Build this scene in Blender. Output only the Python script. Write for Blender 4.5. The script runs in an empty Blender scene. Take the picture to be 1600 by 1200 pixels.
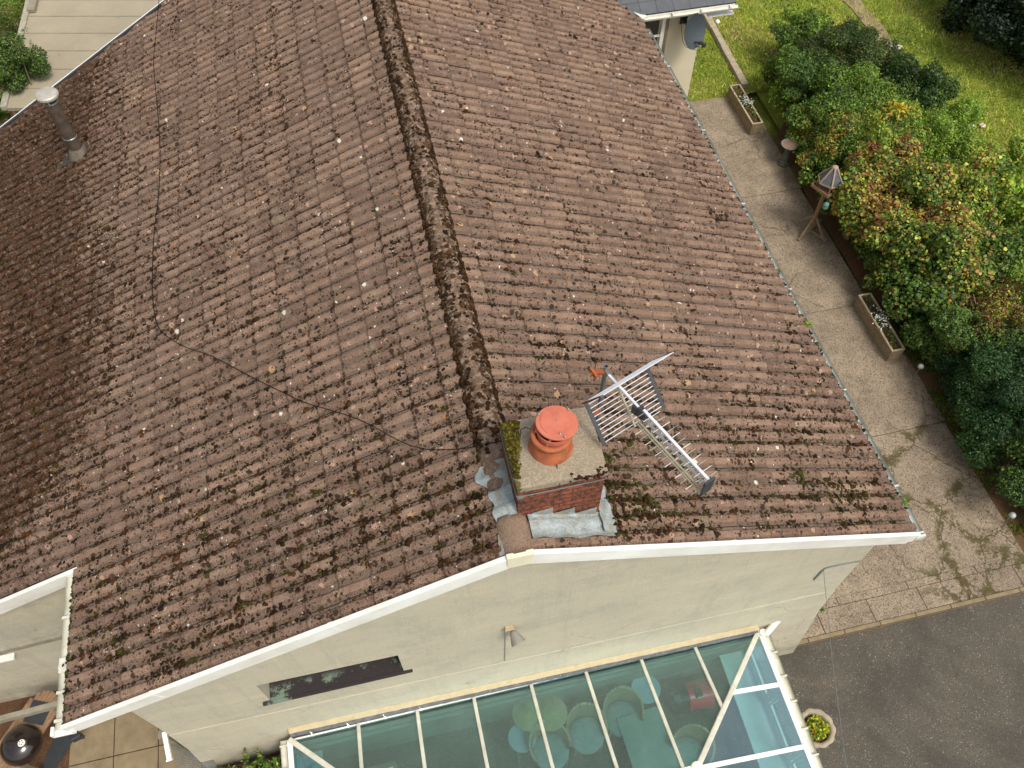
import bpy, bmesh, math, random
import numpy as np
from mathutils import Vector, Matrix, noise
random.seed(7); rng=np.random.default_rng(7)
C=bpy.context.scene.collection; SC=bpy.context.scene
# ------------------------------------------------------------------ camera
CR=np.array([[0.9751844738,-0.2213876920,-0.0016528217],[-0.1842688594,-0.8074973325,-0.5603508235],[0.1227201264,0.5467499866,-0.8282537189]])
CP=np.array([-0.67888144,-2.74775895,12.78586126]); CF=1302.2557
cam=bpy.data.cameras.new('camera'); co=bpy.data.objects.new('camera',cam); C.objects.link(co)
cam.sensor_width=36; cam.lens=CF/1600*36; cam.clip_end=2000; cam.clip_start=.05
r,u,b=CR[0],-CR[1],-CR[2]
co.matrix_world=Matrix(((r[0],u[0],b[0],CP[0]),(r[1],u[1],b[1],CP[1]),(r[2],u[2],b[2],CP[2]),(0,0,0,1)))
SC.camera=co
# ------------------------------------------------------------------ light
SUN_EL,SUN_AZ=math.radians(58),math.radians(148)      # azimuth measured clockwise from +y
w=bpy.data.worlds.new('World'); SC.world=w; w.use_nodes=True
sky=w.node_tree.nodes.new('ShaderNodeTexSky'); sky.sky_type='NISHITA'; sky.sun_disc=False
sky.sun_elevation=SUN_EL; sky.sun_rotation=SUN_AZ; sky.air_density=1.0; sky.dust_density=4.0; sky.ozone_density=.6
bg=w.node_tree.nodes['Background']; bg.inputs['Strength'].default_value=.14
hs=w.node_tree.nodes.new('ShaderNodeHueSaturation'); hs.inputs['Saturation'].default_value=.42   # thin cloud: paler sky
w.node_tree.links.new(sky.outputs[0],hs.inputs['Color']); w.node_tree.links.new(hs.outputs[0],bg.inputs[0])
sl=bpy.data.lights.new('sun','SUN'); sl.energy=1.8; sl.angle=math.radians(18); sl.color=(1,.93,.82)
so=bpy.data.objects.new('sun',sl); C.objects.link(so)
sd=Vector((math.sin(SUN_AZ)*math.cos(SUN_EL),math.cos(SUN_AZ)*math.cos(SUN_EL),math.sin(SUN_EL)))
so.rotation_euler=sd.to_track_quat('Z','Y').to_euler(); so.location=sd*60
SC.view_settings.view_transform='Standard'; SC.view_settings.look='None'; SC.view_settings.exposure=0.42; SC.view_settings.gamma=1
SC.render.engine='CYCLES'
try: SC.cycles.max_bounces=8; SC.cycles.transparent_max_bounces=16
except Exception: pass

# ------------------------------------------------------------------ helpers
def at(px,py,z=None,y=None,x=None):
    """world point on the plane z / y / x seen at a pixel of the 1600x1200 survey picture (for measuring)"""
    d=CR.T@np.array([(px-800)/CF,(py-600)/CF,1.])
    if z is not None: t=(z-CP[2])/d[2]
    elif y is not None: t=(y-CP[1])/d[1]
    else: t=(x-CP[0])/d[0]
    return Vector(CP+d*t)
class G:
    """small node graph helper"""
    def __init__(s,name):
        s.m=bpy.data.materials.new(name); s.m.use_nodes=True; s.t=s.m.node_tree; s.n=s.t.nodes; s.l=s.t.links
        s.b=s.n['Principled BSDF']; s.tc=s.n.new('ShaderNodeTexCoord')
    def set(s,sock,v):
        if hasattr(v,'is_output'): s.l.new(v,sock)
        elif isinstance(v,(tuple,list)) and len(v)==3 and sock.type=='RGBA': sock.default_value=(*v,1)
        else: sock.default_value=v
    def noise(s,sc,det=4,rough=.6,vec=None,dist=0,col=False):
        n=s.n.new('ShaderNodeTexNoise'); n.inputs['Scale'].default_value=sc; n.inputs['Detail'].default_value=det
        n.inputs['Roughness'].default_value=rough; n.inputs['Distortion'].default_value=dist
        s.l.new(vec or s.tc.outputs['Object'],n.inputs['Vector']); return n.outputs['Color' if col else 'Fac']
    def vor(s,sc,vec=None,feat='F1',rnd=1,out='Distance'):
        n=s.n.new('ShaderNodeTexVoronoi'); n.feature=feat; n.inputs['Scale'].default_value=sc; n.inputs['Randomness'].default_value=rnd
        s.l.new(vec or s.tc.outputs['Object'],n.inputs['Vector']); return n.outputs[out] if out else n
    def ramp(s,f,stops,interp='LINEAR'):
        n=s.n.new('ShaderNodeValToRGB'); e=n.color_ramp.elements; n.color_ramp.interpolation=interp
        while len(e)<len(stops): e.new(.5)
        for i,(p,c) in enumerate(stops):
            e[i].position=p; e[i].color=(c,c,c,1) if isinstance(c,(int,float)) else (*c,1)
        s.l.new(f,n.inputs[0]); return n.outputs[0]
    def mix(s,f,a,b,mode='MIX'):
        n=s.n.new('ShaderNodeMix'); n.data_type='RGBA'; n.blend_type=mode; n.clamp_factor=True
        s.set(n.inputs[0],f); s.set(n.inputs[6],a); s.set(n.inputs[7],b); return n.outputs[2]
    def math(s,op,a,b=0.,c=0.,clamp=False):
        n=s.n.new('ShaderNodeMath'); n.operation=op; n.use_clamp=clamp
        s.set(n.inputs[0],a); s.set(n.inputs[1],b); s.set(n.inputs[2],c); return n.outputs[0]
    def attr(s,name,out='Fac'):
        n=s.n.new('ShaderNodeAttribute'); n.attribute_name=name; return n.outputs[out]
    def sep(s,v):
        n=s.n.new('ShaderNodeSeparateXYZ'); s.l.new(v,n.inputs[0]); return n.outputs
    def mapping(s,v,scale=(1,1,1),rot=(0,0,0)):
        n=s.n.new('ShaderNodeMapping'); n.inputs['Scale'].default_value=scale; n.inputs['Rotation'].default_value=rot; s.l.new(v,n.inputs[0]); return n.outputs[0]
    def add(s,v,w,k):
        n=s.n.new('ShaderNodeVectorMath'); n.operation='MULTIPLY_ADD'; s.l.new(w,n.inputs[0]); n.inputs[1].default_value=(k,k,k); s.l.new(v,n.inputs[2]); return n.outputs[0]
    def step(s,v,lo,hi,a=0.,b=1.):
        n=s.n.new('ShaderNodeMapRange'); n.interpolation_type='SMOOTHSTEP'; s.set(n.inputs[0],v)
        n.inputs[1].default_value=lo; n.inputs[2].default_value=hi; n.inputs[3].default_value=a; n.inputs[4].default_value=b; return n.outputs[0]
    def fin(s,col=None,rough=.8,bump=None,bs=.3,bd=.01,metal=0,spec=.3):
        if col is not None: s.set(s.b.inputs['Base Color'],col)
        s.set(s.b.inputs['Roughness'],rough); s.b.inputs['Metallic'].default_value=metal; s.b.inputs['Specular IOR Level'].default_value=spec
        if bump is not None:
            n=s.n.new('ShaderNodeBump'); n.inputs['Strength'].default_value=bs; n.inputs['Distance'].default_value=bd; s.l.new(bump,n.inputs['Height']); s.l.new(n.outputs[0],s.b.inputs['Normal'])
        return s.m
def simple(name,c1,c2=None,sc=8,rough=.7,bs=.2,bd=.005,metal=0,spec=.3,fine=120):
    g=G(name); c2=c2 or tuple(v*.8 for v in c1)
    f=g.ramp(g.noise(sc,6,.65),[(.3,0.),(.7,1.)]); c=g.mix(f,c1,c2)
    return g.fin(c,rough,g.noise(fine,3),bs,bd,metal,spec)
def new_obj(name,me,m,parent=None,smooth=False):
    o=bpy.data.objects.new(name,me); C.objects.link(o)
    if m is not None:
        for mm in (m if isinstance(m,(list,tuple)) else [m]): me.materials.append(mm)
    if smooth:
        me.polygons.foreach_set('use_smooth',[True]*len(me.polygons))
    if parent is not None:
        L=Vector(parent.get('_w',(0,0,0))); me.transform(Matrix.Translation(-L)); o.parent=parent; o['_w']=tuple(L)
    return o
def obj(name,bm,m,parent=None,smooth=False):
    me=bpy.data.meshes.new(name); bm.normal_update(); bm.to_mesh(me); bm.free(); return new_obj(name,me,m,parent,smooth)
def tag(o,label=None,cat=None,group=None,kind=None):
    if label: o['label']=label
    if cat: o['category']=cat
    if group: o['group']=group
    if kind: o['kind']=kind
    return o
def thing(name,loc,label,cat,group=None):
    o=bpy.data.objects.new(name,None); C.objects.link(o); o.location=loc; o['_w']=tuple(loc); o.empty_display_size=.1
    return tag(o,label,cat,group)
def BM(): return bmesh.new()
def box(bm,c,s,rot=None,bev=0):
    t=bmesh.new(); bmesh.ops.create_cube(t,size=1); bmesh.ops.scale(t,vec=Vector(s),verts=t.verts)
    if bev: bmesh.ops.bevel(t,geom=t.edges[:],offset=bev,segments=2,affect='EDGES',profile=.6)
    M=Matrix.Translation(Vector(c))@(rot.to_4x4() if rot is not None else Matrix.Identity(4)); bmesh.ops.transform(t,matrix=M,verts=t.verts)
    me=bpy.data.meshes.new('t'); t.to_mesh(me); t.free(); bm.from_mesh(me); bpy.data.meshes.remove(me)
def bb(bm,x0,x1,y0,y1,z0,z1,bev=0): box(bm,((x0+x1)/2,(y0+y1)/2,(z0+z1)/2),(abs(x1-x0),abs(y1-y0),abs(z1-z0)),None,bev)
def frame_of(d,up=Vector((0,0,1))):
    d=d.normalized(); 
    if abs(d.dot(up))>.99: up=Vector((0,1,0))
    x=up.cross(d).normalized(); y=d.cross(x); return x,y
def bar(bm,a,b_,wd,ht,up=Vector((0,0,1)),bev=0):
    a=Vector(a); b_=Vector(b_); d=b_-a; x,y=frame_of(d,up); R=Matrix((x,y,d.normalized())).transposed()
    box(bm,(a+b_)/2,(wd,ht,d.length),R,bev)
def tube(bm,pts,r,n=8,caps=True,close=False):
    pts=[Vector(p) for p in pts]; rs=r if isinstance(r,(list,tuple)) else [r]*len(pts); rings=[]
    for i,p in enumerate(pts):
        d=(pts[min(i+1,len(pts)-1)]-pts[max(i-1,0)]); x,y=frame_of(d)
        rings.append([bm.verts.new(p+(x*math.cos(k*2*math.pi/n)+y*math.sin(k*2*math.pi/n))*rs[i]) for k in range(n)])
    for A,B in zip(rings,rings[1:]):
        for k in range(n): bm.faces.new((A[k],A[(k+1)%n],B[(k+1)%n],B[k]))
    if caps: bm.faces.new(rings[0][::-1]); bm.faces.new(rings[-1])
def lathe(bm,prof,c,n=24,M=None,caps=True):
    c=Vector(c); rings=[]
    for r_,z in prof:
        ring=[]
        for k in range(n):
            v=Vector((r_*math.cos(k*2*math.pi/n),r_*math.sin(k*2*math.pi/n),z))
            if M is not None: v=M@v
            ring.append(bm.verts.new(c+v))
        rings.append(ring)
    for A,B in zip(rings,rings[1:]):
        for k in range(n): bm.faces.new((A[k],A[(k+1)%n],B[(k+1)%n],B[k]))
    if caps:
        bm.faces.new(rings[0][::-1]); bm.faces.new(rings[-1])
def poly(bm,pts): return bm.faces.new([bm.verts.new(Vector(p)) for p in pts])
def prism(bm,pts,z0,z1):
    a=[bm.verts.new((p[0],p[1],z0)) for p in pts]; b_=[bm.verts.new((p[0],p[1],z1)) for p in pts]; n=len(pts)
    bm.faces.new(a[::-1]); bm.faces.new(b_)
    for i in range(n): bm.faces.new((a[i],a[(i+1)%n],b_[(i+1)%n],b_[i]))
    bmesh.ops.recalc_face_normals(bm,faces=bm.faces)
def np_mesh(name,V,F,cols=None,smooth=False,attrs=None):
    """V (n,3), F (m,k) arrays, cols (m,3) per face colour"""
    me=bpy.data.meshes.new(name); m,k=F.shape
    me.vertices.add(len(V)); me.vertices.foreach_set('co',V.astype(np.float32).ravel())
    me.loops.add(m*k); me.loops.foreach_set('vertex_index',F.astype(np.int32).ravel())
    me.polygons.add(m); me.polygons.foreach_set('loop_start',(np.arange(m)*k).astype(np.int32)); me.polygons.foreach_set('loop_total',np.full(m,k,np.int32))
    me.update(calc_edges=True)
    if cols is not None:
        a=me.attributes.new('tint','FLOAT_COLOR','FACE'); c4=np.ones((m,4),np.float32); c4[:,:3]=cols; a.data.foreach_set('color',c4.ravel())
    if smooth: me.polygons.foreach_set('use_smooth',[True]*m)
    return me

# ------------------------------------------------------------------ constants of the house
HZ=6.0; PT=0.393719; TP=math.tan(PT); CO,SI=math.cos(PT),math.sin(PT)
XR,XL=4.56,-4.58
def rz(x): return HZ-abs(x)*TP                     # roof plane height
def wy(x): return .12-.012*x                       # front wall plane (slightly out of square)
def rp(side,u,v,wv=0):                             # roof point: u along y, v down the slope, w out of it
    return Vector((side*(v*CO+wv*SI),u,HZ-v*SI+wv*CO))

# ------------------------------------------------------------------ materials
def tile_mat():
    g=G('roof_tile'); uv=g.n.new('ShaderNodeUVMap'); uv.uv_map='m'; U=uv.outputs[0]
    wob=g.add(U,g.noise(35,3,.6,U,col=True),.03)
    rnd=g.attr('rnd'); prof=g.attr('prof'); mossy=g.attr('mossy')
    base=g.mix(rnd,(.148,.090,.061),(.248,.158,.107))
    base=g.mix(g.ramp(g.noise(1.3,4,.6,U),[(.35,0.),(.7,.6)]),base,(.125,.080,.066))
    base=g.mix(g.ramp(g.noise(6,5,.7,U),[(.45,0.),(.72,.5)]),base,(.31,.225,.165))
    base=g.mix(g.step(prof,0,.9,.62,0),base,(.115,.085,.062))
    gr=g.noise(120,4,.85,U); base=g.mix(1,base,g.ramp(gr,[(.30,.28),(.5,1.),(.68,2.15)]),'MULTIPLY')
    edg=g.math('MULTIPLY',g.attr('edge'),g.step(g.noise(5,4,.7,U),.32,.55,.35,1.)); base=g.mix(edg,base,(.022,.014,.010))
    # pale green-grey film in places
    base=g.mix(g.ramp(g.noise(3.1,5,.7,U),[(.58,0.),(.72,.5)]),base,(.23,.20,.13))
    # lichen discs: ochre, cream and white
    def discs(sc,frac,r0,r1,col,base,seed):
        v=g.vor(sc,g.mapping(wob,(1,1,1),(0,0,seed)),out=None); cs=g.sep(v.outputs['Color'])
        on=g.math('LESS_THAN',cs[0],frac); rad=g.math('MULTIPLY_ADD',cs[1],r1-r0,r0)
        d=g.math('SUBTRACT',rad,v.outputs['Distance']); m=g.math('MULTIPLY',g.step(d,0,.05),on)
        return g.mix(m,base,col),m
    base,_=discs(7,.045,.12,.30,(.38,.25,.13),base,.3)
    base,_=discs(11,.12,.12,.42,(.36,.235,.17),base,2.1)
    base,_=discs(8,.075,.06,.27,(.60,.55,.46),base,1.1)
    base,_=discs(33,.03,.15,.34,(.66,.61,.52),base,.8)
    base,_=discs(19,.006,.15,.4,(.42,.15,.05),base,2.7)
    # dark moss/algae freckles, more of them in the troughs and on the mossy parts of the slope
    dens=g.math('ADD',g.step(prof,0,1,.34,.09),g.math('MULTIPLY',mossy,.75)); dens=g.math('MULTIPLY',dens,g.step(g.noise(2.6,4,.7,U),.36,.62,.3,1.6))
    hb=None
    for sc,fr,r0,r1,seed in ((13,.75,.08,.42,.0),(28,1.05,.08,.42,.7),(60,.9,.05,.38,1.9),(110,1.0,.1,.42,2.4)):
        v=g.vor(sc,g.mapping(wob,(1,1,1),(0,0,seed)),out=None); cs=g.sep(v.outputs['Color'])
        on=g.math('LESS_THAN',cs[0],g.math('MULTIPLY',dens,fr*2.0)); rad=g.math('MULTIPLY_ADD',cs[1],r1-r0,r0)
        d=g.math('SUBTRACT',rad,v.outputs['Distance']); m=g.math('MULTIPLY',g.step(d,-.02,.06),on)
        c=g.mix(cs[2],(.022,.014,.009),(.055,.032,.015)); base=g.mix(g.math('MULTIPLY',m,.92),base,c)
        h=g.math('MULTIPLY',m,.5 if sc<40 else .15); hb=h if hb is None else g.math('MAXIMUM',hb,h)
    mm=g.step(g.math('MULTIPLY_ADD',mossy,.23,g.noise(15,8,.85,wob)),.665,.695)
    base=g.mix(g.math('MULTIPLY',mm,.85),base,g.mix(g.ramp(g.noise(38,5,.85,U),[(.42,0.),(.66,1.)]),(.014,.008,.006),(.12,.055,.022)))
    hh=g.math('ADD',g.math('MULTIPLY',gr,.35),hb)
    return g.fin(base,.92,hh,.9,.006,spec=.2)
def ridge_mat():
    g=G('ridge_clay'); v=g.mapping(g.tc.outputs['Object'],(1,1,1))
    base=g.mix(g.noise(5,5,.7),(.19,.125,.088),(.34,.245,.175)); gr=g.noise(110,3,.8); base=g.mix(1,base,g.ramp(gr,[(.3,.45),(.5,1.),(.72,1.7)]),'MULTIPLY')
    mossy=g.attr('mossy')
    n=g.noise(14,7,.75,dist=.6); m=g.math('MULTIPLY',g.ramp(n,[(.42,0.),(.49,1.)]),mossy)
    base=g.mix(m,base,g.mix(g.noise(60,3,.7),(.022,.013,.007),(.085,.045,.018)))
    l=g.math('MULTIPLY',g.ramp(g.noise(22,6,.8),[(.56,0.),(.62,1.)]),mossy); base=g.mix(g.math('MULTIPLY',l,.75),base,(.50,.42,.34))
    return g.fin(base,.95,g.math('ADD',n,g.math('MULTIPLY',gr,.2)),.8,.03,spec=.15)
def moss_mat():
    g=G('moss'); t=g.attr('tint','Color'); c=g.mix(1,t,g.ramp(g.noise(90,3,.8),[(.3,.45),(.7,1.6)]),'MULTIPLY')
    return g.fin(c,1,g.noise(140,2),1,.01,spec=.05)
def leaf_mat(name='leaf'):
    g=G(name); t=g.attr('tint','Color'); g.fin(t,.5,spec=.35)
    tr=g.n.new('ShaderNodeBsdfTranslucent'); g.l.new(g.mix(1,t,(1.25,1.3,.5),'MULTIPLY'),tr.inputs[0])
    mx=g.n.new('ShaderNodeMixShader'); mx.inputs[0].default_value=.3; out=g.n['Material Output']
    g.l.new(g.b.outputs[0],mx.inputs[1]); g.l.new(tr.outputs[0],mx.inputs[2]); g.l.new(mx.outputs[0],out.inputs[0]); return g.m
def render_mat():
    g=G('cream_render'); o=g.tc.outputs['Object']
    c=g.mix(g.ramp(g.noise(1.1,5,.6,g.mapping(o,(.6,.6,2.2))),[(.35,0.),(.68,1.)]),(.56,.51,.375),(.48,.445,.34))
    c=g.mix(g.ramp(g.noise(7,6,.7,g.mapping(o,(.5,.5,2.5))),[(.5,0.),(.75,.35)]),c,(.44,.40,.32))
    gr=g.noise(130,3,.7); c=g.mix(1,c,g.ramp(gr,[(.3,.74),(.7,1.2)]),'MULTIPLY')
    z=g.sep(o)[2]
    sk=g.ramp(g.noise(5,5,.7,g.mapping(o,(1.6,1,.12))),[(.52,0.),(.70,.3)]); c=g.mix(sk,c,(.35,.315,.24)); c=g.mix(g.ramp(g.noise(2.4,7,.8),[(.50,0.),(.66,.6)]),c,(.38,.355,.285))
    # splash staining just above the ground and green-grey film on the lower wall
    st=g.math('MULTIPLY',g.step(z,0.,.9,1,0),g.ramp(g.noise(3,5),[(.35,0.),(.7,.7)])); c=g.mix(st,c,(.16,.12,.07))
    wv=g.add(o,g.noise(2.2,4,.7,col=True),.35); e=g.vor(.75,wv,'DISTANCE_TO_EDGE'); ck=g.math('MULTIPLY',g.step(e,.0,.006,1,0),g.step(g.noise(.9,2),.50,.6))
    ck=g.math('MULTIPLY',ck,g.step(z,2.2,3.4,1,0)); c=g.mix(g.math('MULTIPLY',ck,.75),c,(.12,.10,.07))
    return g.fin(c,.9,g.math('ADD',gr,g.math('MULTIPLY',g.noise(28,5,.8),1.6)),.6,.010)
def concrete_mat():
    g=G('path_concrete'); o=g.tc.outputs['Object']; s=g.sep(o)
    c=g.mix(g.ramp(g.noise(1.2,5,.65),[(.36,0.),(.66,1.)]),(.195,.152,.108),(.295,.235,.165))
    c=g.mix(g.ramp(g.noise(3.1,6,.75),[(.47,0.),(.66,.7)]),c,(.125,.098,.07))
    v=g.vor(85,out=None); c=g.mix(g.math('LESS_THAN',g.sep(v.outputs['Color'])[0],.28),c,g.mix(.42,c,(.46,.37,.26)))
    c=g.mix(g.math('MULTIPLY',g.math('LESS_THAN',g.sep(g.vor(60,out='Color'))[1],.17),.7),c,(.08,.06,.045))
    c=g.mix(1,c,g.ramp(g.noise(170,2,.8),[(.3,.6),(.7,1.4)]),'MULTIPLY')
    # dirt dark towards the garden bed
    ed=g.math('MULTIPLY',g.step(s[0],7.6,8.6),g.step(g.noise(2.2,5),.4,.65)); c=g.mix(g.math('MULTIPLY',ed,.6),c,(.11,.085,.055))
    wv=g.add(o,g.noise(3,4,.7,col=True),.28)
    e=g.vor(1.15,wv,'DISTANCE_TO_EDGE'); msk=g.math('MULTIPLY',g.step(s[0],6.2,7.2),g.step(s[1],3.6,3.0)); 
    ck=g.math('MULTIPLY',g.step(e,.0,.022,1,0),g.math('MAXIMUM',msk,g.math('MULTIPLY',g.step(g.noise(.5,1),.54,.6),.8))); c=g.mix(g.math('MULTIPLY',ck,.85),c,(.055,.045,.025))
    pm=g.math('MULTIPLY',g.math('MULTIPLY',g.step(g.noise(2.4,6,.75),.5,.55),g.step(e,.04,.16,1,0)),msk); c=g.mix(g.math('MULTIPLY',pm,.95),c,g.mix(g.noise(30,4),(.045,.038,.015),(.11,.09,.03)))
    h=g.math('SUBTRACT',g.noise(120,3,.8),g.math('MULTIPLY',ck,1.5)); return g.fin(c,.9,h,.6,.006)
def asphalt_mat():
    g=G('asphalt'); c=g.mix(g.ramp(g.noise(.9,5,.65),[(.35,0.),(.7,1.)]),(.078,.068,.053),(.112,.096,.072))
    c=g.mix(g.ramp(g.noise(1.4,6,.7,dist=.8),[(.6,0.),(.72,.5)]),c,(.125,.10,.072))
    v=g.vor(110,out='Color'); s=g.sep(v); c=g.mix(g.math('LESS_THAN',s[0],.022),c,(.30,.275,.23)); c=g.mix(g.math('LESS_THAN',s[1],.22),c,(.050,.044,.036)); c=g.mix(g.math('MULTIPLY',g.ramp(g.noise(.45,6,.7,dist=1.2),[(.5,0.),(.62,.55)]),1.),c,(.045,.040,.033))
    c=g.mix(1,c,g.ramp(g.noise(190,2,.8),[(.3,.6),(.7,1.5)]),'MULTIPLY'); return g.fin(c,.85,g.noise(110,3,.8),.6,.008)
def grass_ground():
    g=G('grass_ground'); o=g.tc.outputs['Object']
    c=g.mix(g.ramp(g.noise(.8,5,.65),[(.35,0.),(.65,1.)]),(.17,.23,.03),(.30,.34,.05)); c=g.mix(g.ramp(g.noise(9,5,.75),[(.35,0.),(.7,1.)]),c,(.15,.165,.025))
    c=g.mix(g.ramp(g.noise(3,5,.7),[(.6,0.),(.72,.6)]),c,(.22,.16,.07)); c=g.mix(1,c,g.ramp(g.noise(55,3,.8),[(.3,.45),(.7,1.6)]),'MULTIPLY')
    return g.fin(c,.95,g.noise(60,4,.8),1,.03,spec=.1)
def brick_mat():
    g=G('red_brick'); o=g.tc.outputs['Object']; s=g.sep(o); cb=g.n.new('ShaderNodeCombineXYZ')
    g.l.new(g.math('ADD',s[0],s[1]),cb.inputs[0]); g.l.new(s[2],cb.inputs[1])
    b_=g.n.new('ShaderNodeTexBrick'); g.l.new(cb.outputs[0],b_.inputs[0]); b_.inputs['Scale'].default_value=1
    for k,v in (('Color1',(.30,.090,.045,1)),('Color2',(.19,.052,.028,1)),('Mortar',(.10,.05,.035,1))): b_.inputs[k].default_value=v
    b_.inputs['Brick Width'].default_value=.225; b_.inputs['Row Height'].default_value=.075; b_.inputs['Mortar Size'].default_value=.009; b_.inputs['Mortar Smooth'].default_value=.3
    c=g.mix(g.ramp(g.noise(14,6,.75),[(.46,0.),(.56,.85)]),b_.outputs[0],(.05,.028,.02)); c=g.mix(g.ramp(g.noise(30,5,.7),[(.6,0.),(.68,.6)]),c,(.40,.16,.08))
    c=g.mix(1,c,g.ramp(g.noise(120,3,.8),[(.3,.6),(.7,1.45)]),'MULTIPLY')
    return g.fin(c,.92,g.math('ADD',g.math('MULTIPLY',b_.outputs['Fac'],-.8),g.noise(60,4)),.8,.008)
def cap_mat():
    g=G('mortar_cap'); o=g.tc.outputs['Object']; s=g.sep(o)
    c=g.mix(g.noise(8,5,.7),(.25,.205,.13),(.42,.35,.25)); c=g.mix(g.math('LESS_THAN',g.sep(g.vor(60,out='Color'))[0],.35),c,(.40,.33,.25)); c=g.mix(1,c,g.ramp(g.noise(120,3,.8),[(.3,.5),(.7,1.5)]),'MULTIPLY')
    d=g.math('ADD',s[0],g.math('ADD',g.math('MULTIPLY',g.noise(7,5,.7),.36),g.math('MULTIPLY',g.step(s[1],.45,.75,1,0),.12))); m=g.step(d,.35,.37,1,0); c=g.mix(g.math('MULTIPLY',m,.93),c,g.mix(g.noise(25,4,.7),(.05,.045,.008),(.16,.13,.02)))
    return g.fin(c,.95,g.noise(70,5,.8),.9,.02)
def lead_mat():
    g=G('lead_flashing'); c=g.mix(g.ramp(g.noise(7,5,.7),[(.35,0.),(.65,1.)]),(.34,.39,.40),(.21,.23,.21)); c=g.mix(g.ramp(g.noise(10,6,.8),[(.52,0.),(.62,.8)]),c,(.27,.22,.12)); c=g.mix(1,c,g.ramp(g.noise(50,4,.8),[(.3,.75),(.7,1.25)]),'MULTIPLY')
    return g.fin(c,.6,g.noise(26,5,.7),.8,.02,spec=.4)
def glass_mat(name,tint,refl=.0,rough=.02,dirt=.0):
    g=G(name); n=g.n; l=g.l
    t=n.new('ShaderNodeBsdfTransparent'); t.inputs[0].default_value=(*tint,1); gl=n.new('ShaderNodeBsdfGlossy'); gl.inputs['Roughness'].default_value=rough; gl.inputs[0].default_value=(.70,.95,1,1)
    f=n.new('ShaderNodeFresnel'); f.inputs[0].default_value=1.5; a=g.math('MULTIPLY_ADD',f.outputs[0],1.6,refl)
    mx=n.new('ShaderNodeMixShader'); l.new(a,mx.inputs[0]); l.new(t.outputs[0],mx.inputs[1]); l.new(gl.outputs[0],mx.inputs[2])
    g.set(g.b.inputs['Base Color'],(.30,.42,.40)); g.b.inputs['Roughness'].default_value=.9     # film of dust and algae, its pale teal also painting haze on the pane
    o=g.tc.outputs['Object']; d=g.math('MULTIPLY',g.math('ADD',g.ramp(g.noise(3,6,.75,g.mapping(o,(1,.35,.35))),[(.35,.35),(.7,1.)]),g.ramp(g.noise(60,3,.8),[(.62,0.),(.72,1.2)])),dirt)
    m2=n.new('ShaderNodeMixShader'); l.new(d,m2.inputs[0]); l.new(mx.outputs[0],m2.inputs[1]); l.new(g.b.outputs[0],m2.inputs[2]); l.new(m2.outputs[0],n['Material Output'].inputs[0]); return g.m
def wicker_mat():
    g=G('woven_wicker'); o=g.tc.outputs['Object']; wv=g.n.new('ShaderNodeTexWave'); wv.bands_direction='Z'; wv.inputs['Scale'].default_value=38; wv.inputs['Distortion'].default_value=1; g.l.new(o,wv.inputs['Vector'])
    c=g.mix(g.ramp(wv.outputs['Fac'],[(.2,0.),(.8,1.)]),(.34,.24,.13),(.60,.42,.24)); c=g.mix(g.math('MULTIPLY',g.math('LESS_THAN',g.vor(70),.25),.5),c,(.25,.16,.08)); return g.fin(c,.85,wv.outputs['Fac'],.8,.008)
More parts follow.
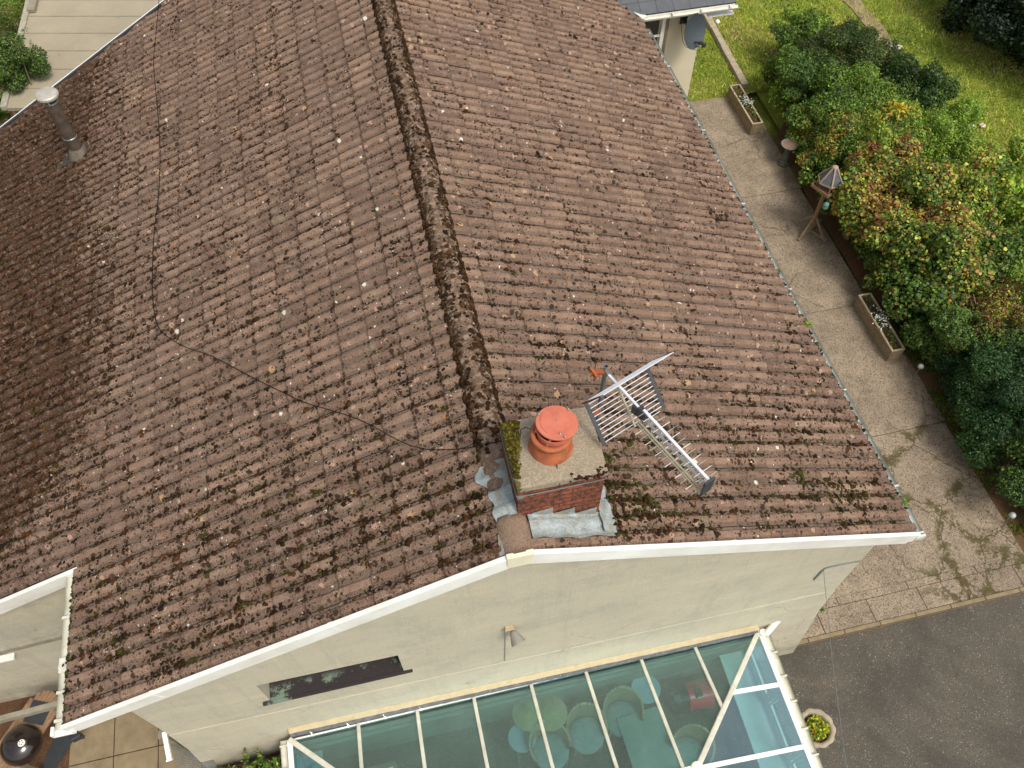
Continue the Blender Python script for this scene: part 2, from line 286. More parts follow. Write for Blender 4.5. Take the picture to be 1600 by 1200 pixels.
M=dict(tile=tile_mat(),ridge=ridge_mat(),moss=moss_mat(),leaf=leaf_mat(),render=render_mat(),concrete=concrete_mat(),asphalt=asphalt_mat(),grass=grass_ground(),brick=brick_mat(),cap=cap_mat(),lead=lead_mat(),
 upvc=simple('white_plastic',(.88,.87,.82),(.66,.65,.57),1.7,.35,.05,.002,spec=.5),
 upvc2=simple('weathered_white_plastic',(.66,.65,.56),(.46,.45,.36),5,.45,.1,.003,spec=.4),
 gutter=simple('grey_gutter',(.62,.64,.60),(.42,.45,.38),7,.5,.2,.003),
 dark=simple('dark_underlay',(.018,.014,.012),(.03,.022,.018),9,.95),
 terr=simple('terracotta',(.48,.14,.055),(.19,.07,.035),9,.9,.15,.003), salmon=simple('salmon_cowl',(.55,.165,.10),(.42,.12,.075),8,.7,.05,.002),
 alu=simple('dull_aluminium',(.55,.55,.50),(.38,.38,.34),20,.4,.1,.002,.6), alub=simple('bright_aluminium',(.82,.84,.86),(.70,.72,.74),20,.35,.05,.002,.35),
 olive=simple('oxidised_aluminium',(.50,.47,.33),(.36,.34,.24),20,.55,.1,.002,.3), black=simple('black_plastic',(.022,.026,.03),(.035,.04,.045),9,.45,.1,.002,spec=.5),
 rust=simple('rusty_steel',(.48,.13,.04),(.24,.07,.03),30,.8,.4,.004), galv=simple('galvanised_steel',(.34,.38,.38),(.24,.27,.27),14,.4,.1,.003,.7),
 flue=simple('weathered_flue_steel',(.085,.062,.048),(.17,.13,.10),9,.5,.2,.003,.4), fluecap=simple('pale_cowl_metal',(.52,.50,.43),(.38,.36,.30),10,.45,.2,.003,.3),
 slate=simple('grey_slate',(.105,.112,.12),(.075,.08,.086),5,.6,.4,.006,fine=70), wood=simple('weathered_timber',(.27,.21,.13),(.16,.12,.075),12,.85,.5,.006,fine=60),
 woodl=simple('pale_timber_edge',(.46,.37,.24),(.34,.27,.17),12,.8,.3,.004), woodg=simple('grey_timber',(.30,.27,.20),(.19,.17,.12),9,.9,.5,.006,fine=60), teak=simple('oiled_timber',(.29,.18,.10),(.17,.105,.06),10,.6,.3,.004),
 soil=simple('brown_soil',(.085,.042,.022),(.14,.075,.04),6,1,1,.03,fine=45), leaflit=simple('leaf_litter',(.17,.075,.04),(.10,.075,.03),7,1,1,.03,fine=60),
 stone=simple('garden_stone',(.40,.34,.25),(.28,.235,.16),9,.9,.7,.01,fine=50), slab=simple('sandstone_slab',(.27,.21,.125),(.175,.135,.08),5,.85,.4,.005),
 sill=None,felt=None,window=None,darkwin=simple('dark_window_pane',(.012,.014,.014),(.02,.022,.02),3,.08,0,.001,spec=.6),
 bgloss=simple('black_enamel',(.012,.008,.007),(.02,.01,.008),3,.12,0,.001,spec=.8), teal=simple('pale_cushion',(.33,.36,.33),(.22,.26,.25),14,.9), wick=simple('wicker',(.62,.42,.22),(.42,.28,.14),60,.8,.8,.006,fine=90),
 red=simple('red_enamel',(.90,.03,.03),(.75,.02,.02),4,.25,0,.001,spec=.6), straw=simple('straw_shade',(.40,.31,.14),(.31,.24,.10),12,.8), floor=simple('stone_floor',(.15,.16,.13),(.09,.095,.08),2.2,.6,.2,.004), inner=simple('inner_wall',(.30,.30,.25),(.22,.22,.18),1.6,.8),
 orange=simple('yellow_sealant',(.52,.42,.25),(.40,.33,.21),12,.8,.5,.006), grav=simple('gravel',(.30,.25,.18),(.15,.12,.085),60,.95,1,.02,fine=50), petal=simple('white_petal',(.85,.85,.85),(.75,.75,.78),5,.6), blueg=simple('teal_paint',(.12,.25,.20),(.09,.2,.17),6,.6),
 roofglass=glass_mat('tinted_glass',(.41,.68,.69),.07,dirt=.16), sideglass=glass_mat('side_glass',(.72,.9,.92),.05))
def felt():
    g=G('beige_roof_felt'); uv=g.tc.outputs['Object']; c=g.mix(g.ramp(g.noise(1.1,5,.6),[(.35,0.),(.7,1.)]),(.345,.30,.21),(.28,.245,.175)); c=g.mix(1,c,g.ramp(g.noise(60,3,.7),[(.3,.85),(.7,1.14)]),'MULTIPLY')
    c=g.mix(g.ramp(g.noise(5,6,.75),[(.66,0.),(.72,.4)]),c,(.18,.15,.10)); return g.fin(c,.9,g.noise(60,3),.4,.005)
M['felt']=felt(); M['wick']=wicker_mat()
def sill():
    g=G('slate_sill_with_lichen'); o=g.tc.outputs['Object']; y=g.sep(o)[1]
    m=g.ramp(g.math('ADD',g.noise(3.2,2,.5),g.math('MULTIPLY',g.noise(26,6,.8),.55)),[(.84,0.),(.90,1.)]); m=g.math('MULTIPLY',m,g.step(y,.24,.34,1,0))
    c=g.mix(m,(.028,.022,.022),g.mix(g.noise(60,4,.8),(.06,.10,.07),(.24,.32,.24))); c=g.mix(g.step(g.noise(40,3),.66,.7),c,(.12,.15,.13)); return g.fin(c,.7,g.noise(60,4),.5,.004)
M['sill']=sill()

# ------------------------------------------------------------------ ground
GZ=0.0
def sheet(name,pts,z,m,label=None,kind='structure'):
    bm=BM(); poly(bm,[(x,y,z) for x,y in pts]); bmesh.ops.recalc_face_normals(bm,faces=bm.faces)
    for f in bm.faces:
        if f.normal.z<0: f.normal_flip()
    o=obj(name,bm,m); return tag(o,kind=kind)
def wob_line(a,b_,n,amp,seed):
    a=Vector(a); b_=Vector(b_); out=[]
    for i in range(n+1):
        p=a.lerp(b_,i/n); q=noise.noise(Vector((p.x*.9+seed,p.y*.9,seed))); q2=noise.noise(Vector((p.x*4+seed,p.y*4,seed)))
        out.append((p.x+(q+.35*q2)*amp,p.y))
    return out
sheet('grass_ground',[(-400,-400),(400,-400),(400,400),(-400,400)],-.16,M['grass'])
# lawn with a gently uneven surface
def lawn(name,x0,x1,y0,y1,z,nx,ny,m,amp=.05):
    bm=BM(); V=[[bm.verts.new((x0+(x1-x0)*i/nx,y0+(y1-y0)*j/ny,z+amp*noise.noise(Vector((i*.6,j*.6,3.3))))) for j in range(ny+1)] for i in range(nx+1)]
    for i in range(nx):
        for j in range(ny): bm.faces.new((V[i][j],V[i+1][j],V[i+1][j+1],V[i][j+1]))
    return tag(obj(name,bm,m,smooth=True),kind='structure')
lawn('lawn',8.9,40,-6,50,-.03,60,90,M['grass'],.012)
sheet('lawn_strip',[(5.5,12.72),(9.2,12.72),(9.2,30),(5.5,30)],-.008,M['grass'])
# concrete path in cast bays, the ground slab under it and the brown bed beside it
sheet('path_bedding',[(4.0,.02),(8.56,.02),(8.56,12.7),(4.0,12.7)],-.018,M['soil'])
cuts=[.585,3.17,6.03,9.35,12.72]
for i,(a,b_) in enumerate(zip(cuts,cuts[1:])):
    bm=BM(); bb(bm,4.0,8.60+.05*math.sin(i*2.1),a+.007,b_-.007,-.12,0,.006); tag(obj('concrete_path',bm,M['concrete']),kind='structure')
xs=[3.6,4.9,5.75,6.62,7.35,8.3,9.6]
for a,b_ in zip(xs,xs[1:]):
    bm=BM(); bb(bm,a+.006,b_-.006,.10,.46,-.12,-.012,.006); tag(obj('kerb_strip',bm,M['concrete']),kind='structure')
for a,b_ in zip([3.6,5.3,6.5,7.7],[5.29,6.49,7.69,9.6]):
    bm=BM(); bb(bm,a,b_,.468,.589,-.12,-.004,.006); tag(obj('edging_course',bm,M['concrete']),kind='structure')
for a in range(11):
    bm=BM(); bb(bm,3.4+a*.6,3.99+a*.6,.03,.092,-.2,-.004,.008); tag(obj('kerb_edge',bm,M['slab']),kind='structure')
sheet('asphalt_drive',[(-60,-60),(60,-60),(60,.03),(-60,.03)],-.11,M['asphalt'])
bedL=wob_line((8.56,.6,0),(8.56,12.9,0),40,.05,2.); bedR=wob_line((10.3,.3,0),(10.3,15.6,0),40,.5,5.)
bedL=wob_line((8.56,.6,0),(8.6,11.0,0),40,.05,2.); bedR=wob_line((10.3,.3,0),(10.6,14.2,0),40,.5,5.)
sheet('garden_bed',bedL+[(9.2,11.6),(9.6,14.2)]+bedR[::-1],-.002,M['leaflit'])
sheet('gravel_patch',[(5.6,12.73),(7.0,12.73),(7.15,13.4),(7.0,14.3),(6.6,15.2),(5.6,15.6)],-.003,M['grav'])
sheet('side_patio_ground',[(-16,.03),(-4.0,.03),(-4.0,2.2),(-16,2.2)],-.03,M['soil'])
sheet('back_garden_ground',[(-20,2.2),(-4,2.2),(-4,13),(3,13),(3,30),(-20,30)],-.02,M['leaflit'])
for i in range(5):
    for j in range(4):
        bm=BM(); x0=-6.35+i*.62; y0=-.52+j*.62; bb(bm,x0+.006,x0+.612,y0+.006,y0+.612,-.09,.006*noise.noise(Vector((i,j,0))),.006); tag(obj('patio_slab',bm,M['slab']),kind='structure')

# ------------------------------------------------------------------ the house
house=thing('house',(0,0,0),'cream rendered house under a mossy brown ridged tile roof with white bargeboards','house')
PROF=[(0,0,0),(.036,.0,.0),(.050,.020,.8),(.062,.026,1),(.108,.026,1),(.120,.020,.8),(.134,.0,0),(.17,0,0)]
TW,GA=.34,.355
def prof_at(u):
    s=(u+.17)%.17; 
    for (a,ha,_),(b_,hb,_) in zip(PROF,PROF[1:]):
        if s<=b_: return ha+(hb-ha)*(s-a)/(b_-a)
    return 0

def mossy_at(side,u,v):
    n=noise.noise(Vector((u*.45,v*.5,side*3.)))*.5+.12*noise.noise(Vector((u*2,v*2,7.)))
    if side<0:
        m=(v-3.8)/1.7*(1-max(0,(3.4-u)/2.4))+n*.7
        if u>7.5: m=max(m,(v-3.6)/2.6+n)
        m=max(m,.26+n*.4) if v>1.6 else max(m,.10+n*.3)
        m=max(m,.34*math.exp(-((u-1.)/1.6)**2)+n*.2)
    else:
        m=.10+n*.4+.35*math.exp(-((u-1.)/1.2)**2)*(1 if v<2.2 else .45)
    return max(0.,min(1.,m))
def roof_mesh(name,side,u0,nu,nv_fn,clips):
    verts=[];faces=[];rnd=[];uvs=[];prof=[];moss=[];frn=[];edge=[]
    NP=len(PROF)*2-1
    S=[(0,0,0),(.009,.001,0)]+[(s,h,p) for s,h,p in PROF[1:]]+[(s+.17,h,p) for s,h,p in PROF[1:-1]]+[(.330,.0,0),(.34,0,0)]
    NP=len(S)
    for i in range(nu):
        ua=u0+i*TW
        for j in range(nv_fn(ua)):
            R=random.random(); dw=random.uniform(-.002,.002); dv=random.uniform(-.006,.006); tl=random.uniform(-.003,.003); rough_=[random.uniform(-.0025,.0025) for _ in range(NP)]
            v0=max(0.,j*GA-.02); v1=(j+1)*GA+dv; base=len(verts)
            for row in range(7):
                for k,(s,h,p) in enumerate(S):
                    s2=min(s,.337); hk=h
                    if k==NP-1: hk=-.004
                    if row==0: v,ww,eg=v0,hk-.003,1.
                    elif row==1: v,ww,eg=j*GA+.010,hk+.000,.38
                    elif row==2: v,ww,eg=j*GA+.034,hk+.001,0.
                    elif row==3: v,ww,eg=(v0+v1)/2,hk+.007,0.
                    elif row==4: v,ww,eg=v1-.014,hk+.0155,0.
                    elif row==5: v,ww,eg=v1+rough_[k],hk+.012,.42
                    else: v,ww,eg=v1+rough_[k],hk-.006,1.
                    if k in (0,NP-1): eg=max(eg,.42)
                    ww+=dw+tl*(k/NP-.5); u=ua+s2
                    verts.append(rp(side,u,v,ww)); prof.append(p if row<5 else p*.5); uvs.append((u,v+(side>0)*40)); moss.append(mossy_at(side,u,v)); edge.append(eg)
            for row in range(6):
                for k in range(NP-1):
                    a=base+row*NP+k; q=(a,a+1,a+NP+1,a+NP); faces.append(q if side>0 else q[::-1]); frn.append(R)
    me=bpy.data.meshes.new(name); me.from_pydata(verts,[],faces); 
    a=me.attributes.new('prof','FLOAT','POINT'); a.data.foreach_set('value',prof)
    a=me.attributes.new('mossy','FLOAT','POINT'); a.data.foreach_set('value',moss)
    a=me.attributes.new('edge','FLOAT','POINT'); a.data.foreach_set('value',edge)
    a=me.attributes.new('rnd','FLOAT','FACE'); a.data.foreach_set('value',frn)
    ul=me.uv_layers.new(name='m'); li=np.empty(len(me.loops),np.int32); me.loops.foreach_get('vertex_index',li); ul.data.foreach_set('uv',np.array(uvs,np.float32)[li].ravel())
    bm=bmesh.new(); bm.from_mesh(me)
    for co_,no in clips: bmesh.ops.bisect_plane(bm,geom=bm.verts[:]+bm.edges[:]+bm.faces[:],plane_co=co_,plane_no=no,clear_outer=True)
    bm.to_mesh(me); bm.free(); return me
VN=Vector((-.303,1,0)).normalized(); VP=Vector((-3.47,11.84,0))
RN=Vector((.51,.33,0)).normalized(); RPt=Vector((4.60,10.1,0))
me=roof_mesh('tiles',-1,-.17,50,lambda u:14 if u<1.45 else 26,[((0,0,0),(0,-1,0)),(VP,VN)])
# the lower part of the slope starts behind the second verge
bm=bmesh.new(); bm.from_mesh(me)
kill=[f for f in bm.faces if (lambda c:c.x<-4.60 and c.y<1.70)(f.calc_center_median())]
bmesh.ops.delete(bm,geom=kill,context='FACES'); bm.to_mesh(me); bm.free()
tl_=new_obj('roof_slope',me,M['tile'],house)
me=roof_mesh('tiles',1,-.17,46,lambda u:14,[((0,0,0),(0,-1,0)),(RPt,RN)])
tr_=new_obj('roof_slope',me,M['tile'],house)
def slab(bm,pts,side,w0=-.02,w1=-.08):
    T=[rp(side,u,v,w0) for u,v in pts]; B=[rp(side,u,v,w1) for u,v in pts]; a=[bm.verts.new(p) for p in T]; c=[bm.verts.new(p) for p in B]; n=len(pts)
    bm.faces.new(a); bm.faces.new(c[::-1])
    for i in range(n): bm.faces.new((a[i],c[i],c[(i+1)%n],a[(i+1)%n]))
bm=BM(); lim=lambda v:12.80-.303*v*CO
slab(bm,[(.01,0),(.01,4.93),(1.70,4.93),(1.70,9.2),(lim(9.2),9.2),(lim(0),0)],-1)
slab(bm,[(.01,0),(.01,4.92),(10.05,4.92),(10.9,4.35),(15.4,.8),(15.4,0)],1); bmesh.ops.recalc_face_normals(bm,faces=bm.faces)
obj('roof_underlay',bm,M['dark'],house)
# ridge of half-round tiles
def half_tile(bm,y0,y1,r0,r1,lay,mval,seed,n=14,m=9,zc=-.075):
    rows=[]
    for j in range(m+1):
        y=y0+(y1-y0)*j/m; r=r0+(r1-r0)*j/m; row=[]
        for k in range(n+1):
            a=math.pi*(-.10+1.20*k/n); p=Vector((math.cos(a)*r,y,HZ+zc+math.sin(a)*r*.82))
            q=noise.noise(p*9+Vector((seed,0,0)))*.010*mval+noise.noise(p*30)*.006*mval; p+=Vector((math.cos(a),0,math.sin(a)))*q
            v=bm.verts.new(p); v[lay]=mval*(.55+.65*abs(math.cos(a))); row.append(v)
        rows.append(row)
    for A,B in zip(rows,rows[1:]):
        for k in range(n): bm.faces.new((A[k],A[k+1],B[k+1],B[k]))
    for row in (rows[0],rows[-1]):
        try: bm.faces.new(row)
        except Exception: pass
bm=BM(); lay=bm.verts.layers.float.new('mossy')
half_tile(bm,-.01,.36,.150,.155,lay,.12,1.,m=6,zc=-.088); obj('ridge_end_tile',bm,M['ridge'],house,smooth=True)
bm=BM(); lay=bm.verts.layers.float.new('mossy')
y=.62
while y<14:
    f=min(1.,.5+(y-.6)*.8); half_tile(bm,y,y+.46,.150+random.uniform(-.004,.004),.163,lay,f,y); y+=.45
obj('ridge_tiles',bm,M['ridge'],house,smooth=True)
# walls
bm=BM()
ztop=lambda x:rz(x)-.10
def wv(x,z,dy=0): return Vector((x,wy(x)+dy,z))
WL_,WR_=-4.165,4.22; X1,X2,Z1,Z2,ZP=-2.87,-1.33,2.89,3.51,2.36
for q in ([(WL_,ZP),(X1,ZP),(X1,ztop(X1)),(WL_,ztop(WL_))],[(X1,ZP),(X2,ZP),(X2,Z1),(X1,Z1)],[(X1,Z2),(X2,Z2),(X2,ztop(X2)),(X1,ztop(X1))],[(X2,ZP),(WR_,ZP),(WR_,ztop(WR_)),(0,ztop(0)),(X2,ztop(X2))]):
    poly(bm,[wv(*p) for p in q])
RC=.30   # window recess
for a,b_ in (((X1,Z1),(X1,Z2)),((X1,Z2),(X2,Z2)),((X2,Z2),(X2,Z1)),((X2,Z1),(X1,Z1))):
    poly(bm,[wv(*a),wv(*b_),wv(*b_,RC),wv(*a,RC)])
# bell-cast foot: small drip, then the wall flares out towards the ground
N=24
def footrow(z,d): return [wv((WL_+d)+((WR_-d)-(WL_+d))*i/N,z,d) for i in range(N+1)]
rows=[footrow(ZP,0),footrow(ZP-.014,-.006),footrow(ZP-.04,-.005),footrow(1.6,-.02),footrow(0.9,-.06),footrow(-.3,-.12)]
for A,B in zip(rows,rows[1:]):
    for i in range(N): poly(bm,[A[i],B[i],B[i+1],A[i+1]])
yR=10.42
def sidewall(x,s,y1,top):
    pr=[(ZP,0),(ZP-.006,.010),(ZP-.04,.004),(1.6,.02),(.9,.06),(-.3,.12)]
    poly(bm,[(x,wy(x),ZP),(x,y1,ZP),(x,y1,top),(x,wy(x),top)])
    for (za,da),(zb,db) in zip(pr,pr[1:]): poly(bm,[(x+s*da,wy(x)-da,za),(x+s*db,wy(x)-db,zb),(x+s*db,y1,zb),(x+s*da,y1,za)])
sidewall(WR_,1,yR,ztop(WR_)); sidewall(WL_,-1,1.85,ztop(WL_))
poly(bm,[(WL_,1.85,-.3),(-9,1.85,-.3),(-9,1.85,rz(9)-.1),(WL_,1.85,rz(WL_)-.1)])
poly(bm,[(-7.4,1.85,-.3),(-7.4,10,-.3),(-7.4,10,rz(7.4)-.1),(-7.4,1.85,rz(7.4)-.1)])
bmesh.ops.recalc_face_normals(bm,faces=bm.faces); bmesh.ops.remove_doubles(bm,verts=bm.verts,dist=.0005)
obj('wall',bm,M['render'],house)
# front strip window
wi=thing_part=None
bm=BM(); poly(bm,[wv(X1,Z1,RC-.02),wv(X2,Z1,RC-.02),wv(X2,Z2,RC-.02),wv(X1,Z2,RC-.02)]); win=obj('window',bm,M['darkwin'],house); win['label']='long low dark strip window in the cream gable wall'
bm=BM(); bb(bm,X1+.004,X2-.004,wy(-2.2)-.002,wy(-2.2)+RC-.04,Z1-.012,Z1+.010); box(bm,((X1+X2)/2+.01,wy(-2.2)-.024,Z1-.002),(1.72,.042,.024),None,.003); obj('sill',bm,M['sill'],win)
bm=BM()
for a,b_ in (((X1,Z1),(X1,Z2)),((X1,Z2),(X2,Z2)),((X2,Z2),(X2,Z1)),((X2,Z1),(X1,Z1))): bar(bm,wv(*a,RC-.035),wv(*b_,RC-.035),.03,.03)
obj('frame',bm,simple('brown_frame',(.10,.05,.04)),win)
# white bargeboards
def barge(side,xa,xb,yf,ht=.20,m='upvc'):
    bm=BM(); d=Vector((side*CO,0,-SI)); n=Vector((side*SI,0,CO))
    def pr(va,vb,w0,w1,y0,y1):
        P=[]
        for v in (va,vb):
            for w_,y_ in ((w0,y0),(w1,y0),(w1,y1),(w0,y1)): P.append(rp(side,y_,v,w_))
        vs=[bm.verts.new(p) for p in P]
        for q in ((0,1,2,3),(7,6,5,4),(0,4,5,1),(1,5,6,2),(2,6,7,3),(3,7,4,0)): bm.faces.new([vs[i] for i in q])
    pr(xa/CO,xb/CO,-.125,.032,yf-.035,yf+.012)      # capping board
    pr(xa/CO,xb/CO,-.205,-.128,yf-.02,yf+.01)       # lower board
    pr(xa/CO,xb/CO,-.235,-.208,yf-.006,yf+.12)      # soffit edge
    bmesh.ops.recalc_face_normals(bm,faces=bm.faces); bmesh.ops.bevel(bm,geom=bm.edges[:],offset=.004,segments=1,affect='EDGES')
    return obj('bargeboard',bm,M[m],house)
barge(1,.10,4.60,0); barge(-1,.10,4.62,0)
for sd,vs in ((1,(2.35,)),(-1,(1.9,3.9))):
    for v_ in vs:
        bm=BM(); a_=rp(sd,-.0125,v_,.0345); b2=rp(sd,-.0125,v_,-.124); bar(bm,a_,b2,.045,.051,up=Vector((0,1,0)),bev=.001); obj('joint_cover',bm,M['upvc'],house)
barge(-1,4.56,9.2,1.66)
bm=BM()
box(bm,(0,-.022,HZ-.06),(.24,.05,.17),None,.006); box(bm,(0,-.012,HZ-.19),(.22,.03,.10),None,.004); obj('ridge_end_block',bm,simple('yellowed_plastic',(.76,.72,.54),(.66,.61,.44),6,.5),house)
# left front eaves: fascia, gutter and bracket
def gutter(bm,a,b_,r,n=9,th=.006):
    a=Vector(a); b_=Vector(b_); d=(b_-a).normalized(); s=d.cross(Vector((0,0,1)))
    for rr,fl in ((r,False),(r-th,True)):
        A=[];B=[]
        for k in range(n+1):
            t=math.pi*k/n; o_=s*math.cos(t)*rr-Vector((0,0,1))*math.sin(t)*rr; A.append(bm.verts.new(a+o_)); B.append(bm.verts.new(b_+o_))
        for k in range(n): bm.faces.new((A[k],A[k+1],B[k+1],B[k]) if not fl else (B[k],B[k+1],A[k+1],A[k]))
ev=rz(4.6)
bm=BM(); gutter(bm,(4.645,.0,ev-.045),(4.645,9.95,ev-.045),.052); L=9.95
for y_ in (.02,.62,2.0,3.7,5.4,7.1,8.8): bar(bm,(4.60,y_,ev-.038),(4.70,y_,ev-.036),.022,.008)
bb(bm,4.59,4.70,-.035,-.005,ev-.11,ev-.03)
obj('gutter',bm,M['gutter'],house)
bm=BM(); bb(bm,4.50,4.575,0.02,9.9,ev-.17,ev-.05); obj('fascia',bm,M['upvc2'],house)
bm=BM(); bb(bm,-4.56,-4.50,.02,1.64,ev-.19,ev-.05); obj('fascia',bm,M['upvc2'],house)
bm=BM(); gutter(bm,(-4.66,.0,ev-.05),(-4.66,1.62,ev-.05),.05)
for y_ in (.08,.36,.62,1.15): bar(bm,(-4.60,y_,ev-.045),(-4.72,y_,ev-.04),.03,.014)
bb(bm,-4.72,-4.60,.56,.72,ev-.14,ev-.042,.008); obj('gutter',bm,M['upvc2'],house)
bm=BM(); bb(bm,-4.76,-4.54,-.05,.02,ev-.15,ev-.12,.006); bb(bm,-4.76,-4.73,-.05,.04,ev-.12,ev-.06,.004); bb(bm,-4.57,-4.54,-.05,.0,ev-.12,ev-.06,.004); obj('gutter_end',bm,M['upvc'],house)
# far white verge trim
bm=BM()
a=VP+Vector((-6,-6*.303,0)); b_=VP+Vector((3.4,3.4*.303,0)); a.z=rz(a.x); b_.z=rz(b_.x); off=VN*.05
bar(bm,a+off+Vector((0,0,-.02)),b_+off+Vector((0,0,-.02)),.035,.10); obj('verge_trim',bm,M['upvc'],house)
bm=BM(); bar(bm,a+VN*.005+Vector((0,0,.015)),b_+VN*.005+Vector((0,0,.015)),.05,.05); obj('verge_edge',bm,M['black'],house)
# rear wing: slates, gutter, wall, window
bm=BM(); ys=10.20; sx0,sx1=4.60,6.42
rs=random.Random(3)
for j in range(14):
    y0=ys+j*.235; y1=y0+.25; xl=4.60-(y0-ys)*.65; off=.155*(j%2)
    x=xl-.3+off-.3
    while x<sx1:
        xa=max(x+.003,xl-.2); xb=min(x+.307,sx1); 
        if xb-xa>.02:
            z0=ev+.05+(y0-ys)*TP+.012; z1=ev+.05+(y1-ys)*TP+.003; e=rs.uniform(0,.003)
            V=[Vector(p) for p in ((xa,y0,z0+e),(xb,y0,z0+e),(xb,y1,z1),(xa,y1,z1),(xa,y0,z0-.008),(xb,y0,z0-.008))]
            vv=[bm.verts.new(p) for p in V]; bm.faces.new((vv[0],vv[1],vv[2],vv[3])); bm.faces.new((vv[4],vv[5],vv[1],vv[0]))
        x+=.31
obj('slate_roof',bm,M['slate'],house)
bm=BM(); poly(bm,[(4.55,ys,ev+.04),(sx1,ys,ev+.04),(sx1,13.5,ev+.04+3.3*TP),(2.5,13.5,ev+.04+3.3*TP)]); obj('slate_underlay',bm,M['dark'],house)
bm=BM(); gutter(bm,(4.62,ys-.05,ev+.01),(6.46,ys-.05,ev+.01),.05)
for x_ in (4.66,5.2,5.75,6.3): bar(bm,(x_,ys-.11,ev+.015),(x_,ys+.0,ev+.02),.03,.014)
obj('gutter',bm,M['upvc2'],house)
bm=BM(); bb(bm,4.58,6.40,ys,ys+.02,ev-.09,ev+.03); bb(bm,5.93,6.42,ys,ys+1.8,ev-.18,ev-.155); obj('fascia',bm,M['upvc'],house)
# leaning metal valley strip beside the tiles
bm=BM(); bar(bm,(4.66,10.13,ev+.035),(4.18,10.86,ev+.225),.12,.02); obj('valley_strip',bm,M['gutter'],house)
bm=BM(); bb(bm,4.24,5.94,10.42,10.6,-.3,ev-.1); bb(bm,5.80,5.94,10.6,16,-.3,ev-.1); obj('wing_wall',bm,simple('smooth_cream_render',(.58,.52,.38),(.53,.47,.34),1.6,.85,.2,.003),house)
bm=BM(); bb(bm,4.40,5.08,10.405,10.412,3.1,3.95); w2=obj('window',bm,M['darkwin'],house)
bm=BM()
for x_ in (4.72,5.14): bb(bm,x_-.028,x_+.045,10.36,10.415,3.0,4.0,.004)
for z_ in (3.02,3.55,3.96): bb(bm,4.40,5.11,10.375,10.41,z_-.015,z_+.015)
obj('frame',bm,M['upvc'],w2)
bm=BM(); bb(bm,5.19,5.245,10.35,10.415,2.9,3.99,.004); obj('frame_trim',bm,M['wood'],w2)
# wing wall window on the left
bm=BM(); bb(bm,-7.2,-6.45,1.842,1.848,1.75,2.25); w3=obj('window',bm,M['darkwin'],house)
bm=BM(); bb(bm,-7.3,-6.38,1.76,1.85,1.68,1.72,.006); obj('sill',bm,M['upvc'],w3)
# stove flue through the left slope
fb=Vector((-5.06,8.9,0)); fb.z=rz(fb.x)
bm=BM(); lathe(bm,[(.098,-.2),(.098,1.08)],fb,24); fl=obj('flue_pipe',bm,M['flue'],house,smooth=False)
bm=BM(); lathe(bm,[(.155,1.10),(.165,1.115),(.165,1.145),(.15,1.165),(.06,1.185),(0.001,1.188)],fb,28); 
for a in (0.5,2.6,4.7): bar(bm,fb+Vector((math.cos(a)*.1,math.sin(a)*.1,1.02)),fb+Vector((math.cos(a)*.12,math.sin(a)*.12,1.12)),.02,.01)
obj('flue_cap',bm,M['fluecap'],fl)
bm=BM(); lathe(bm,[(.101,.36),(.106,.365),(.106,.38),(.101,.385)],fb,24,caps=False); lathe(bm,[(.101,1.0),(.108,1.005),(.108,1.02),(.101,1.025)],fb,24,caps=False); obj('clamp_band',bm,M['galv'],fl)
bm=BM(); lathe(bm,[(.20,-.14),(.16,.02),(.125,.12),(.102,.17)],fb,24,caps=False); 
for v in bm.verts: v.co+=Vector((noise.noise(v.co*9),noise.noise(v.co*9+Vector((5,0,0))),0))*.02
obj('storm_collar',bm,simple('lead_collar',(.19,.165,.12),(.09,.075,.055),9,.8,.5,.01),fl,smooth=True)
bm=BM()
pts=[(-.20,-.16),(.17,-.12),(.16,.17),(-.14,.2),(-.30,.06),(-.36,-.10)]
for sgn in (0,):
    ring=[rp(-1,8.9+q,(5.06-p_)/CO*1.0,.032+.012*noise.noise(Vector((p_*9,q*9,0)))) for p_,q in pts]; poly(bm,ring)
tube(bm,[fb+Vector((-.05,-.12,.04)),fb+Vector((-.10,-.15,.0)),fb+Vector((-.06,-.20,-.03))],.012); obj('flashing_skirt',bm,simple('dark_flashing',(.05,.045,.04)),fl)

# ------------------------------------------------------------------ chimney (part of the house)
ch=BM(); bb(ch,.065,.83,.345,.98,5.2,6.455); chim=obj('chimney_stack',ch,M['brick'],house)
bm=BM(); box(bm,(.4475,.6625,6.50),(.80,.67,.085),None,.012); bmesh.ops.subdivide_edges(bm,edges=bm.edges[:],cuts=5,use_grid_fill=True)
for v in bm.verts:
    if v.co.z>6.53: v.co.z+=.035*(1-max(abs(v.co.x-.4475)/.4,abs(v.co.y-.6625)/.335))+.004*noise.noise(v.co*20)
    v.co+=Vector((noise.noise(v.co*12),noise.noise(v.co*12+Vector((9,0,0))),0))*.006
obj('mortar_cap',bm,M['cap'],chim)
# the cap's own front face of brick edges and the wire tied round the stack
bm=BM(); bb(bm,.058,.838,.337,.987,6.405,6.458); obj('brick_course',bm,M['brick'],chim)
bm=BM(); pts=[(.052,.331,6.395),(.30,.329,6.392),(.60,.329,6.398),(.842,.331,6.395),(.842,.99,6.395),(.052,.99,6.40),(.052,.331,6.395)]; tube(bm,pts,.006,6); obj('lashing_wire',bm,M['galv'],chim)
bm=BM(); box(bm,(.08,.325,6.385),(.05,.02,.035)); obj('corner_clip',bm,M['galv'],chim)
